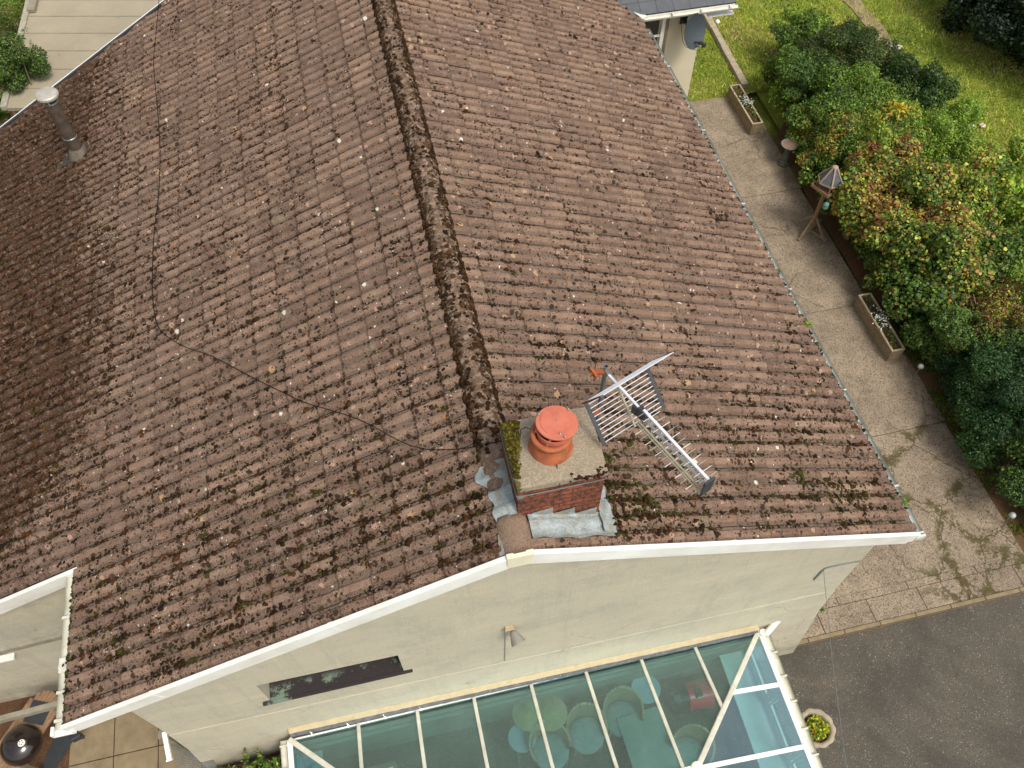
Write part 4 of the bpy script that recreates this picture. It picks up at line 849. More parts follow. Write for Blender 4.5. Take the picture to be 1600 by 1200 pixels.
# ------------------------------------------------------------------ drive: stone urn
def leaves(name,centers,normals,size,cols,m,parent=None,shape='leaf',fold=.25,jit=.6,asp=.55):
    n=len(centers); c=np.array(centers,float); nn=np.array(normals,float)+rng.normal(0,jit,(n,3)); nn/=np.linalg.norm(nn,axis=1)[:,None]+1e-9
    t=np.cross(nn,rng.normal(0,1,(n,3))); t/=np.linalg.norm(t,axis=1)[:,None]+1e-9; s=np.cross(nn,t)
    sz=(np.array(size,float)*np.ones(n))[:,None]
    if shape=='leaf': pr=[(-.5,0,0),(-.1,-asp/2,fold*.5),(.5,0,0),(-.1,asp/2,fold*.5)]
    elif shape=='round': pr=[(-.45,0,0),(-.2,-.42,.1),(.25,-.40,.12),(.5,0,0),(.25,.40,.12),(-.2,.42,.1)]
    elif shape=='blade': pr=[(0,-asp/2,0),(0,asp/2,0),(.6,asp/4,.05),(1,0,.15)]
    k=len(pr); V=np.empty((n,k,3))
    for i,(a,b_,h) in enumerate(pr): V[:,i]=c+(t*a+s*b_+nn*h)*sz
    F=np.arange(n*k).reshape(n,k); me=np_mesh(name,V.reshape(-1,3),F,np.array(cols)); return new_obj(name,me,m,parent)
def pick(cols,wts,n,var=.25):
    cols=np.array(cols); i=rng.choice(len(cols),n,p=np.array(wts)/sum(wts)); return np.clip(cols[i]*np.exp(rng.normal(0,var,(n,1)))*np.exp(rng.normal(0,.08,(n,3))),0,1)
uc=at(1277,1137,z=.56); ub=Vector((uc.x-.01,uc.y,.14))
urn=thing('stone_urn',(ub.x,ub.y,-.11),'scalloped stone urn with yellow green plants on the asphalt beside the conservatory','urn')
bm=BM(); bb(bm,ub.x-.19,ub.x+.17,ub.y-.18,ub.y+.18,-.108,.02,.01); bb(bm,ub.x-.14,ub.x+.12,ub.y-.13,ub.y+.13,.02,.19,.01); lathe(bm,[(.10,.05),(.07,.12),(.09,.17)],ub,20); obj('pedestal',bm,M['stone'],urn)
bm=BM(); N=48; rings=[]
for r_,z in [(.08,.15),(.17,.20),(.22,.30),(.235,.37),(.255,.415),(.25,.43),(.20,.425),(.185,.40),(.18,.33)]:
    ring=[]
    for k in range(N):
        a=k*2*math.pi/N; rr=r_*(1+(.075*abs(math.sin(a*5.))-.03 if r_>.19 else .02*math.sin(a*10))); ring.append(bm.verts.new(ub+Vector((rr*math.cos(a),rr*math.sin(a),z))))
    rings.append(ring)
for A,B in zip(rings,rings[1:]):
    for k in range(N): bm.faces.new((A[k],A[(k+1)%N],B[(k+1)%N],B[k]))
obj('bowl',bm,M['stone'],urn,smooth=True)
bm=BM(); lathe(bm,[(.001,.37),(.185,.365)],ub,24,caps=False); obj('soil',bm,M['soil'],urn)
n=420; a=rng.uniform(0,6.283,n); r_=.155*np.sqrt(rng.uniform(0,1,n)); P=np.stack([ub.x+r_*np.cos(a),ub.y+r_*np.sin(a),.54+rng.uniform(0,.10,n)],1)
leaves('plant',P,np.tile([0,0,1.],(n,1)),rng.uniform(.035,.06,n),pick([(.50,.46,.03),(.25,.33,.03),(.09,.15,.02),(.55,.06,.03)],[4,4,2,.5],n),M['leaf'],urn,'leaf',jit=.9)

# ------------------------------------------------------------------ path-side things
def planter(x0,x1,y0,y1,h,label,nf):
    t=thing('wooden_planter',((x0+x1)/2,(y0+y1)/2,0),label,'planter','wooden trough planters along the path')
    bm=BM(); th=.022
    for k in range(3):
        za,zb=.01+k*h/3,.01+(k+1)*h/3-.006
        bb(bm,x0,x0+th,y0,y1,za,zb,.004); bb(bm,x1-th,x1,y0,y1,za,zb,.004); bb(bm,x0+th,x1-th,y0,y0+th,za,zb,.004); bb(bm,x0+th,x1-th,y1-th,y1,za,zb,.004)
    obj('trough',bm,M['wood'],t)
    bm=BM(); bb(bm,x0-.005,x0+.032,y0,y1,h+.008,h+.026,.004); bb(bm,x1-.032,x1+.005,y0,y1,h+.008,h+.026,.004); bb(bm,x0+.033,x1-.033,y0-.004,y0+.032,h+.008,h+.026,.004); bb(bm,x0+.033,x1-.033,y1-.032,y1+.004,h+.008,h+.026,.004); obj('rim',bm,M['woodl'],t)
    bm=BM(); bb(bm,x0+th,x1-th,y0+th,y1-th,h-.10,h-.05); obj('soil',bm,M['soil'],t)
    rr=random.Random(nf); C_=[];K=[]
    for i in range(9):
        cx=rr.uniform(x0+.08,x1-.08); cy=y0+.1+(y1-y0-.2)*(i+.5)/9; m=70 if i in (4,5) else 26
        for _ in range(m): C_.append((rr.gauss(cx,.045),rr.gauss(cy,.06),h-.03+abs(rr.gauss(0,.06))))
    n=len(C_); leaves('foliage',C_,np.tile([0,0,1.],(n,1)),rng.uniform(.03,.055,n),pick([(.09,.16,.03),(.16,.24,.05),(.05,.09,.02)],[3,3,2],n),M['leaf'],t,'leaf',jit=.8)
    cy=y0+(y1-y0)*.52; n=70; P=np.stack([rng.normal((x0+x1)/2-.01,.07,n),rng.normal(cy,.12,n),rng.uniform(h+.05,h+.13,n)],1)
    leaves('flowers',P,np.tile([0,0,1.],(n,1)),.032,pick([(.85,.85,.88),(.7,.7,.8)],[3,1],n,.05),M['leaf'],t,'round',jit=.4)
    return t
planter(8.20,8.46,4.62,6.02,.30,'longer-looking wooden trough planter nearest the camera beside the dark shrubs',1)
planter(8.12,8.38,11.25,12.70,.30,'wooden trough planter at the far end of the path near the grass',2)
bb_=thing('bird_bath',(8.50,10.18,0),'small dark pedestal bird bath with pinkish dry basin at the path edge','bird bath'); c=(8.50,10.18,0)
bm=BM(); lathe(bm,[(.13,0),(.13,.04),(.10,.06),(.105,.09),(.08,.11),(.07,.24),(.062,.40),(.08,.46),(.09,.48)],c,24); obj('pedestal',bm,simple('dark_cast_stone',(.06,.065,.055),(.10,.10,.08),9,.8,.4,.006),bb_)
bm=BM(); lathe(bm,[(.08,.48),(.16,.51),(.19,.55),(.188,.558),(.168,.555),(.145,.53),(.001,.52)],c,32,caps=False); ba=obj('basin',bm,simple('basin_stone',(.20,.19,.16),(.13,.13,.10),9,.8,.3,.004),bb_,smooth=True)
bm=BM(); lathe(bm,[(.001,.532),(.150,.536)],c,28,caps=False); obj('silt',bm,simple('pink_silt',(.27,.17,.13),(.20,.13,.10),9,.8,.3,.004),ba)
# bird table
tb=Vector((8.20,8.10,0)); bt=thing('bird_table',tb,'wooden bird table with grey hexagonal felt roof standing on crossed feet','bird table')
bm=BM()
for k in range(4):
    a=.55+k*math.pi/2; d=Vector((math.cos(a),math.sin(a),0)); bar(bm,tb+d*.02+up*.03,tb+d*.42+up*.03,.05,.05,bev=.005); bar(bm,tb+d*.33+up*.05,tb+d*.03+up*.42,.035,.04)
obj('cross_feet',bm,M['wood'],bt)
bm=BM(); bar(bm,tb+up*.04,tb+up*1.22,.06,.06,up=Vector((0,1,0)),bev=.005); obj('post',bm,M['teak'],bt)
bm=BM(); box(bm,tb+up*1.23,(.46,.40,.025),Matrix.Rotation(.4,3,'Z'),.004)
for s,l,ax in ((.235,.40,0),(-.235,.40,0)): box(bm,tb+up*1.26+Matrix.Rotation(.4,3,'Z')@Vector((s,0,0)),(.02,.44,.07),Matrix.Rotation(.4,3,'Z'),.003)
for s in (.205,-.205): box(bm,tb+up*1.26+Matrix.Rotation(.4,3,'Z')@Vector((0,s,0)),(.44,.02,.07),Matrix.Rotation(.4,3,'Z'),.003)
obj('tray',bm,M['teak'],bt)
for k in range(4):
    a=.4+math.pi/4+k*math.pi/2; p=tb+Vector((math.cos(a)*.22,math.sin(a)*.22,1.24)); bm=BM(); bar(bm,p,p+up*.22,.025,.025,up=Vector((0,1,0))); obj('corner_post',bm,M['teak'],bt)
bm=BM(); ap=tb+up*1.72; R_=.255
E_=[tb+up*1.42+Vector((math.cos(a)*R_,math.sin(a)*R_,0)) for a in [k*math.pi/3+.2 for k in range(6)]]
T_=[ap+Vector((math.cos(a)*.05,math.sin(a)*.05,0)) for a in [k*math.pi/3+.2 for k in range(6)]]
ev_=[bm.verts.new(p) for p in E_]; tv_=[bm.verts.new(p) for p in T_]
for k in range(6): bm.faces.new((ev_[k],ev_[(k+1)%6],tv_[(k+1)%6],tv_[k]))
bm.faces.new(tv_); bm.faces.new(ev_[::-1]); rf=obj('roof',bm,simple('grey_felt',(.10,.108,.12),(.07,.075,.085),12,.9,.3,.004),bt)
bm=BM()
for k in range(6): bar(bm,E_[k]+up*.006,T_[k]+up*.008,.030,.016,bev=.003); bar(bm,E_[k],E_[(k+1)%6],.012,.03)
lathe(bm,[(.07,0),(.06,.03),(.001,.045)],ap,6); obj('hip_batten',bm,simple('batten',(.36,.27,.20),(.26,.19,.14)),rf)
fd=thing('hanging_bird_feeder',tb+Vector((-.02,-.40,.85)),'teal and clear bird feeder hanging below the bird table tray','bird feeder'); 
for pos,r_,h_ in ((tb+Vector((-.12,-.32,1.0)),.055,.10),(tb+Vector((.25,-.30,.86)),.035,.28)):
    bm=BM(); lathe(bm,[(r_,0),(r_,h_),(r_*.6,h_+.03),(.001,h_+.04)],pos,16); tube(bm,[pos+up*(h_+.02),pos+up*(h_+.16)],.004,5); obj('feeder_tube',bm,M['blueg'] if r_>.05 else M['alu'],fd)
# solar stake lights
for nm,c,label in (('a',at(1428,588,z=0),'glass ball stake light beside the near end of the wooden planter'),('b',at(1567,818,z=0),'glass ball stake light in bare soil by the drive corner')):
    t=thing('stake_light',c,label,'garden light','stake lights at the bed edge'); topd=Vector((.14,.03,.28)) 
    bm=BM(); tube(bm,[c-up*.05,c+up*.27],.008,6); obj('stake',bm,M['galv'],t)
    bm=BM(); bmesh.ops.create_icosphere(bm,subdivisions=3,radius=.055,matrix=Matrix.Translation(c+up*.32)); obj('globe',bm,simple('milky_globe',(.42,.45,.42),(.30,.33,.30),30,.2,0,.001,spec=.8),t,smooth=True)
# stone edging course from the far planter to the wing corner
k=0; a=Vector((8.66,12.92,0)); b_=Vector((8.80,16.6,0)); L=(b_-a).length; s=0
rr=random.Random(5)
while s<L-.2:
    l=rr.uniform(.28,.5); p=a.lerp(b_,(s+l/2)/L); bm=BM(); box(bm,p+up*.05,(.16+rr.uniform(-.015,.015),l-.012,.13),Matrix.Rotation(-.038+rr.uniform(-.02,.02),3,'Z'),.012); LN=['nearest the far planter','second from the far planter','third from the far planter','fourth from the far planter','fifth, in the middle of the line','sixth, past the middle of the line','fourth from the wing corner','third from the wing corner','next to last by the wing corner','farthest, beside the wing corner','past the wing corner','beyond the wing corner']
    tag(obj('edging_stone',bm,M['stone']),'grey edging stone in the grass kerb line, '+LN[min(k,11)],'edging stone','edging stones between the lawn strips'); s+=l; k+=1
c=at(1121,34,z=.05); bm=BM(); bmesh.ops.create_icosphere(bm,subdivisions=2,radius=.06,matrix=Matrix.Translation(c)); tag(obj('white_ball',bm,M['petal'],smooth=True),'small white ball lying in the grass near the satellite dish','ball')
rr=random.Random(9)
for i,(px,py,s_) in enumerate(((1365,63,.09),(1388,72,.13),(1402,74,.10),(1509,174,.11),(1508,186,.09),(1534,197,.08),(1517,197,.06))):
    c=at(px,py,z=.0); bm=BM(); bmesh.ops.create_icosphere(bm,subdivisions=2,radius=s_,matrix=Matrix.Translation(c))
    for v in bm.verts: v.co+=(v.co-c)*noise.noise(v.co*6)*.5; v.co.z=(v.co.z-c.z)*.4+c.z+.02
    tag(obj('pale_stone',bm,simple('chalk_stone',(.62,.55,.45),(.5,.43,.34)) if i==0 else bpy.data.materials['chalk_stone']),['small pale stone at the end of the dirt track','largest pale stone beside the dirt track','pale stone farthest right beside the dirt track','upper left of the four pale stones in mid lawn','lower left of the four pale stones in mid lawn','rightmost of the four pale stones in mid lawn','lowest small one of the four pale stones in mid lawn'][i],'stone','pale stones on the lawn')
# dirt track over the lawn
bm=BM(); P=[at(x,y,z=-.008) for x,y in ((1300,-15),(1330,12),(1352,40),(1378,72),(1398,96),(1412,104),(1402,86),(1396,66),(1380,40),(1352,10),(1332,-20))]
poly(bm,P); tag(obj('dirt_track',bm,simple('dry_soil',(.36,.27,.17),(.22,.16,.09),4,1,1,.03,fine=30)),kind='structure')

# ------------------------------------------------------------------ left side: outbuilding roof, barbecue, beams
ob=thing('outbuilding',at(60,140,z=0),'low outbuilding with flat beige felted roof behind the house','outbuilding')
dx=Vector((1,-.23,0)).normalized(); P1=at(36,60,z=2.5); P2=at(50,0,z=2.5); dy=(P2-P1); dy.z=0; dy.normalize(); A0=P1.copy(); A0.z=0
A0=A0-dy*2.3
bm=BM()
for j in range(16):
    for_y0=A0+dy*(j*.62); bm_z=2.5+.002*(j%2)
    p=[for_y0,for_y0+dx*9,for_y0+dx*9+dy*.615,for_y0+dy*.615]; z0=2.44; 
    V=[bm.verts.new((q.x,q.y,z0)) for q in p]+[bm.verts.new((q.x,q.y,2.5+(.012 if i in (0,1) else 0))) for i,q in enumerate(p)]
    for q in ((0,3,2,1),(4,5,6,7),(0,1,5,4),(1,2,6,5),(2,3,7,6),(3,0,4,7)): bm.faces.new([V[i] for i in q])
obj('felt_roof',bm,M['felt'],ob)
bm=BM(); bar(bm,A0-dx*.05+up*2.50,A0-dx*.05+dy*9.9+up*2.50,.12,.10,bev=.01); obj('edge_trim',bm,simple('lichened_trim',(.40,.37,.29),(.25,.24,.17),14,.9,.5,.006),ob)
bm=BM(); bar(bm,A0+dx*.08+dy*3.2+up*2.56,A0+dx*.08+dy*9+up*2.56,.16,.08,bev=.01); obj('loose_board',bm,M['woodg'],ob)
bm=BM(); q=[A0+dx*.1+dy*.1,A0+dx*8.9+dy*.1,A0+dx*8.9+dy*9.8,A0+dx*.1+dy*9.8]; prism(bm,[(p.x,p.y) for p in q],-.1,2.44); obj('wall',bm,M['woodg'],ob)
for i,(pa,pb) in enumerate((((108,990),(-60,1032)),((98,1099),(-60,1140)))):
    a=at(*pa,z=3.80); b_=at(*pb,z=3.80); bm=BM(); bar(bm,a,b_+(b_-a)*1.2,.055,.09,bev=.005); tag(obj('timber_beam',bm,M['woodg']),('upper' if i==0 else 'lower')+(' grey timber beam running from the gutter across the cream side wall' if i==0 else ' grey timber beam running from the gutter above the round barbecue'),'beam','timber beams beside the left gutter')
bz=.82; bc=at(28,1162,z=.98); 
bq=thing('barbecue_table',(bc.x,bc.y,0),'round-ended timber barbecue table with black inset panel below the gutter','table')
tc_=at(52,1126,z=bz); ax=(at(75,1095,z=bz)-at(20,1175,z=bz)).normalized(); an=math.atan2(ax.y,ax.x); R=Matrix.Rotation(an,3,'Z')
bm=BM(); ln,wd=.34,.235; N=14; out=[(ln-.0+0+wd*math.sin(t)*.9,wd*math.cos(t)) for t in [math.pi*k/N for k in range(N+1)]]+[(-ln*2.2,-wd),(-ln*2.2,wd)]
oc=tc_-ax*.02; pts_o=[oc+R@Vector((x-.12,y,0)) for x,y in out]
# planks clipped to the stadium outline
for k in range(9):
    y0,y1=-wd+k*2*wd/9+.002,-wd+(k+1)*2*wd/9-.002; ym=max(abs(y0),abs(y1)); xe=ln+.9*wd*math.sqrt(max(0,1-(min(ym,wd)/wd)**2))-.12; M4=R
    box(bm,oc+R@Vector(((xe-ln*2.2-.12)/2,(y0+y1)/2,.0)),(xe+ln*2.2+.12,y1-y0,.03),R,.003)
obj('table_top',bm,M['teak'],bq)
bm=BM(); box(bm,oc+R@Vector((.13,0,.020)),(.29,.29,.012),R@Matrix.Rotation(math.radians(12),3,'Z'),.003); obj('inset_panel',bm,M['black'],bq)
for a,b_ in ((.3,.15),(.3,-.15),(-.5,.15),(-.5,-.15)):
    bm=BM(); p=oc+R@Vector((a,b_,0)); bar(bm,(p.x,p.y,0),(p.x,p.y,bz-.02),.05,.05,up=Vector((0,1,0))); obj('leg',bm,M['wood'],bq)
kb=thing('kettle_barbecue',(bc.x,bc.y,bz),'glossy black kettle barbecue lid with white vent cap at the frame corner','barbecue')
bm=BM(); lathe(bm,[(.255,0),(.262,.02),(.258,.05),(.245,.11),(.20,.18),(.12,.225),(.001,.24)],(bc.x,bc.y,bz+.02),40,caps=False); obj('lid',bm,M['bgloss'],kb,smooth=True)
def on_lid(px,py): p=at(px,py,z=bz+.262); return p
p=on_lid(34,1161); bm=BM(); lathe(bm,[(.045,0),(.047,.012),(.04,.02),(.001,.022)],p,20); vt=obj('vent_cap',bm,M['upvc'],kb)
bm=BM()
for k in range(5): a=k*1.2566; lathe(bm,[(.008,.0),(.008,.003)],p+Vector((math.cos(a)*.024,math.sin(a)*.024,.0215)),8)
obj('vent_hole',bm,M['black'],vt)
p=on_lid(13,1163); bm=BM(); lathe(bm,[(.001,.0),(.055,.004),(.062,.014),(.066,.004)],p-up*.035,24,Matrix.Rotation(-.4,3,'Y')@Matrix.Diagonal((.6,1.2,1)),caps=False); obj('badge_plate',bm,M['galv'],kb)
bm=BM(); V=[at(x,y,z=.02) for x,y in ((62,1205),(100,1118),(125,1140),(78,1215))]; poly(bm,V); tag(obj('dark_patch',bm,M['black']),'flat black patch on the patio under the gutter end','sheet')  # flat dark four-cornered patch just above the ground
bm=BM(); p=at(120,1152,z=.35); box(bm,p,(.14,.07,.14),Matrix.Rotation(.3,3,'Z'),.02); box(bm,p+Vector((.07,-.01,-.02)),(.05,.05,.05),None,.01); obj_=obj('black_tap_box',bm,M['black']); tag(obj_,'small black fitting on the patio just under the gutter end','fitting')
# gate post, white spout and mesh at the foot of the wall
px0=at(253,1160,z=1.35)
bm=BM(); bar(bm,(px0.x-.02,px0.y+.12,0),(px0.x-.02,px0.y+.12,1.30),.10,.10,up=Vector((0,1,0)),bev=.006); tag(obj('gate_post',bm,M['woodg']),'short grey timber post at the foot of the cream wall','post')
a=at(257,1143,z=2.0); b_=at(265,1186,z=1.9); bm=BM(); bar(bm,a,b_,.055,.06,bev=.006); bar(bm,b_,b_+(b_-a).normalized()*.02,.07,.08,bev=.004); tag(obj('white_spout',bm,M['upvc']),'white boxed plastic spout sticking out at the left wall corner','spout')
mz=1.0; bm=BM(); A_=at(272,1168,z=mz); B_=at(332,1186,z=mz); C_=at(345,1215,z=mz); D_=at(280,1215,z=mz)
for k in range(13): t=k/12; tube(bm,[A_.lerp(B_,t),D_.lerp(C_,t)],.004,4); tube(bm,[A_.lerp(D_,t),B_.lerp(C_,t)],.004,4)
tag(obj('wire_mesh_panel',bm,M['galv']),'grey wire mesh panel lying beside the wall foot','mesh panel')
bm=BM(); bb(bm,-4.2,cx0-.12,-1.6,.02,-.1,.86,.02); tag(obj('raised_bed',bm,M['soil']),'raised bed of dark soil between wall corner and conservatory','raised bed')

# ------------------------------------------------------------------ vegetation
def lumps(name,C_,N_,R_,cols,flat=.55,sub=1):
    t=bmesh.new(); bmesh.ops.create_icosphere(t,subdivisions=sub,radius=1); tv=np.array([v.co[:] for v in t.verts]); tf=np.array([[v.index for v in f.verts] for f in t.faces]); t.free()
    n=len(C_); C_=np.array(C_);N_=np.array(N_);R_=np.array(R_)
    t1=np.cross(N_,rng.normal(0,1,(n,3))); t1/=np.linalg.norm(t1,axis=1)[:,None]; t2=np.cross(N_,t1); sc=rng.uniform(.7,1.35,(n,2))
    j=1+rng.normal(0,.24,(n,len(tv),1)); L=tv[None]*j
    V=C_[:,None]+(L[...,0:1]*t1[:,None]*sc[:,0][:,None,None]+L[...,1:2]*t2[:,None]*sc[:,1][:,None,None]+L[...,2:3]*N_[:,None]*flat)*R_[:,None,None]
    F=(tf[None]+(np.arange(n)*len(tv))[:,None,None]).reshape(-1,3); col=np.repeat(np.array(cols),len(tf),0)
    o=new_obj(name,np_mesh(name,V.reshape(-1,3),F,col,smooth=True),M['moss']); return o
lumps0=lumps
def shrub(name,c,rad,hz,cols,wts,leaf=.05,shape='leaf',dens=1.,label='',cat='shrub',group=None,nl=9,seed=0,asp=.55,lo=.0,var=.28,trunk=False,var2=None):
    c=Vector(c); r=random.Random(seed); t=thing(name,(c.x,c.y,max(0,c.z-hz)),label,cat,group)
    L=[(np.array(c),np.array([rad*.66,rad*.66,hz*.66]))]
    for i in range(int(nl*2.6)):
        a=r.uniform(0,6.283); e=r.uniform(-.45,1.1); rr=rad*r.uniform(.40,1.0); k=r.uniform(.15,.36)
        L.append((np.array(c)+np.array([math.cos(a)*rr*math.cos(e*.9),math.sin(a)*rr*math.cos(e*.9),math.sin(e*1.2)*hz*r.uniform(.4,.85)]),np.array([rad*k*r.uniform(.8,1.4),rad*k*r.uniform(.8,1.4),hz*k*r.uniform(.7,1.1)])))
    P=[];Nn=[]
    ph=[r.uniform(0,6.28) for _ in range(6)]
    for lc,lr in L:
        area=4*math.pi*((lr[0]*lr[1])**1.6/3+2*(lr[0]*lr[2])**1.6/3)**(1/1.6); n=int(area/(leaf*leaf*.45)*1.55*dens)
        d=rng.normal(0,1,(n,3)); d/=np.linalg.norm(d,axis=1)[:,None]
        s=1-np.abs(rng.normal(0,.22,n))+.10*(rng.random(n)<.22)*rng.random(n)*2
        W_=d*lr+lc; bump=1+.13*np.sin(W_[:,0]*9+ph[0])*np.sin(W_[:,1]*10+ph[1])*np.cos(W_[:,2]*8+ph[2])+.09*np.sin(W_[:,0]*21+ph[3])*np.sin(W_[:,1]*19+ph[4])*np.cos(W_[:,2]*23+ph[5])
        q=lc+d*lr*(s*bump)[:,None]; keep=np.ones(n,bool)
        for l2,r2 in L:
            if l2 is lc: continue
            keep&=((((q-l2)/r2)**2).sum(1)>.5)
        keep&=q[:,2]>.02
        P.append(q[keep]); Nn.append((d/lr)[keep])
    # sprigs standing out of the crown
    ns=int(60*rad/.8)
    for _ in range(ns):
        lc,lr=L[r.randrange(len(L))]; d=np.array([r.gauss(0,1),r.gauss(0,1),abs(r.gauss(0,1))+.2]); d/=np.linalg.norm(d); b0_=lc+d*lr*.9; dd=d+np.array([r.gauss(0,.3),r.gauss(0,.3),.4]); dd/=np.linalg.norm(dd); ln_=r.uniform(.08,.26)*(leaf/.05)**.5
        k=int(ln_/leaf*5)+4; tt=rng.uniform(0,1,k)[:,None]; P.append(b0_+dd*tt*ln_+rng.normal(0,leaf*.45,(k,3))); Nn.append(np.tile(dd,(k,1)))
    P=np.concatenate(P);Nn=np.concatenate(Nn);Nn/=np.linalg.norm(Nn,axis=1)[:,None]; Nn[:,2]+=.5; n=len(P)
    # colour patches follow clumps and a slow noise, as different shoots do
    w_=np.array(wts,float); pn=np.array([noise.noise(Vector((p[0]*1.1,p[1]*1.1,p[2]*1.1+seed))) for p in P[::1]])
    idx=np.clip(((pn*.7+.5+rng.normal(0,.30,n))),0,.999); cum=np.cumsum(w_/w_.sum()); ci=np.searchsorted(cum,idx); ci=np.clip(ci,0,len(cols)-1)
    col=np.clip(np.array(cols)[ci]*np.exp(rng.normal(0,var,(n,1)))*np.exp(rng.normal(0,.1,(n,3))),0,1)
    leaves('foliage',P,Nn,leaf*np.clip(rng.lognormal(0,.3,n),.5,1.7)*(.82 if shape=='round' else 1.),col,M['leaf'],t,shape,jit=.75,asp=asp)
    bm=BM()
    for i in range(7 if not trunk else 10):
        a=r.uniform(0,6.28); base=Vector((c.x+r.uniform(-.08,.08),c.y+r.uniform(-.08,.08),0)) if not trunk else Vector((c.x,c.y,0)); tip=c+Vector((math.cos(a)*rad*.75,math.sin(a)*rad*.75,hz*r.uniform(-.2,.7)))
        m_=base.lerp(tip,.5)+Vector((r.uniform(-.1,.1),r.uniform(-.1,.1),.15)); k=.02 if not trunk else .08
        tube(bm,[base,m_,tip],[k*1.4,k,k*.3],6)
    if trunk: tube(bm,[(c.x,c.y,-.1),(c.x+.05,c.y,c.z*.5),(c.x,c.y,c.z)],[.2,.16,.08],10)
    obj('trunk' if trunk else 'stems',bm,M['wood'],t)
    return t
DG,MG,BG,YG=(.048,.095,.018),(.12,.205,.03),(.24,.35,.04),(.38,.39,.055); OR,RD,YL,BR=(.34,.17,.045),(.22,.09,.04),(.34,.30,.06),(.12,.08,.025)
hg='shrubs of the mixed hedge beside the path'
HS=[ # px,py,z,rad,hz, colours, weights, leaf, shape, label
 (1248,62,.75,.62,.6,[DG,MG,BG],[3,4,2],.05,'leaf','small fresh green shrub at the far tip of the hedge'),
 (1322,92,.8,.95,.75,[DG,(.045,.055,.018),(.09,.09,.03),MG],[4,3,2,1.5],.038,'leaf','dull dark brownish green shrub near the far tip of the hedge'),
 (1252,130,.8,.75,.75,[DG,MG,BG],[3,3,1.4],.048,'leaf','dark green shrub overhanging the far planter side of the hedge'),
 (1405,150,.85,.80,.8,[(.018,.042,.012),DG,MG],[3,3,1.3],.05,'leaf','very dark green shrub right of the yellow shoots beside the lawn'),
 (1330,170,.9,.75,.85,[DG,MG,BG],[2,4,1.6],.045,'leaf','mid green shrub in the middle of the far hedge'),
 (1275,215,.8,.85,.8,[DG,MG,BG,OR],[3,4,2,.3],.05,'leaf','leafy green shrub behind the bird bath'),
 (1460,215,.85,.85,.8,[MG,BG,(.17,.28,.03)],[2,4,3],.045,'leaf','bright lime green shrub at the lawn edge of the hedge'),
 (1370,235,.9,.85,.9,[DG,MG,BG,YG],[2,3,3,1],.048,'leaf','fresh green shrub between bird bath and orange leaved shrub'),
 (1505,250,.7,.55,.65,[MG,BG,YG],[3,3,1],.045,'leaf','light green shrub spilling onto the lawn above the orange hedge'),
 (1385,310,.95,1.0,1.0,[DG,MG,YG,OR,YL,RD],[2.4,3.2,2.4,2.0,.8,.5],.060,'round','large round leaved shrub turning orange and red behind the bird table'),
 (1400,400,.95,.95,1.0,[DG,MG,YG,YL,OR,RD],[2.8,3.2,2.2,1.5,1.1,.3],.060,'round','round leaved shrub with amber and yellow leaves in mid hedge'),
 (1490,310,.9,.85,.9,[DG,MG,BG,YG,OR],[2,3.4,2,1.4,.7],.058,'round','round leaved shrub with mixed green and rust leaves beside the lawn'),
 (1345,395,.6,.60,.65,[(.018,.042,.012),DG,MG],[3,4,2],.062,'round','dark green low round leaved shrub right beside the bird table foot'),
 (1395,480,.75,.70,.8,[DG,MG,(.07,.13,.03),OR],[3,4,2,.5],.062,'round','deep green round leaved shrub over the near planter end'),
 (1500,415,.9,.95,.95,[DG,MG,(.06,.12,.03),YG,OR],[2.4,4,2,1.4,.5],.062,'round','broad green round leaved shrub with few yellow leaves, centre right'),
 (1582,330,.8,.70,.8,[MG,BG,(.24,.36,.03),YG],[2,3,3,1],.085,'leaf','yellow green long leaved shrub at the right picture edge by the lawn'),
 (1590,430,.9,.75,.9,[DG,MG,BG],[2,4,2],.055,'leaf','mid green shrub at the right picture edge below the yellow green one'),
 (1475,520,.75,.70,.75,[DG,MG,(.09,.15,.04),(.14,.2,.07)],[3,4,2,.8],.045,'leaf','small leaved green shrub right of the near planter'),
 (1560,520,.9,.80,.85,[DG,MG,(.16,.05,.02),(.24,.10,.03),YG],[2,2,2,1.2,.8],.045,'leaf','small leaved shrub with red brown shoots at the right edge'),
 (1520,600,.7,.85,.8,[(.016,.050,.014),(.030,.085,.022),(.065,.13,.035)],[3,4,1.5],.036,'leaf','dense dark blue green conifer like shrub above the mossy verge'),
 (1590,665,.7,.80,.8,[(.016,.048,.013),(.030,.080,.020),(.06,.12,.03)],[3,4,1.5],.036,'leaf','dense dark green shrub lowest at the right picture edge'),
 (1640,745,.6,.75,.7,[(.015,.04,.014),DG,MG],[3,4,1],.042,'leaf','dark green shrub at the bottom of the hedge, mostly beyond the right picture edge'),
 (1600,250,.5,.4,.4,[MG,BG,YG],[2,3,2],.05,'leaf','small bright weed clump in the lawn at the right picture edge'),
 (1625,590,.9,.85,.9,[DG,(.02,.055,.018),MG],[3,4,1.5],.045,'leaf','dark green shrub cut by the right picture edge between the conifer like ones'),
]
for i,(px,py,z,rad,hz,cols,wts,lf,shp,label) in enumerate(HS):
    c=at(px,py,z=z); rad*=1.2; hz*=1.1; c.x=max(c.x,8.72+rad*.72); shrub('hedge_shrub',c,rad,hz,cols,wts,lf,shp,1.0,label,'shrub',hg,seed=i+1)
SK=[(9.0,5.7),(8.94,6.4),(8.92,7.1),(8.92,7.75),(8.92,8.5),(8.95,9.3),(9.02,10.0),(9.15,10.7)]
SL=['just behind the near planter','next along the path from the near planter','between near planter and bird table','closest to the bird table foot','just beyond the bird table','midway between bird table and bird bath','just before the bird bath','beside the bird bath']
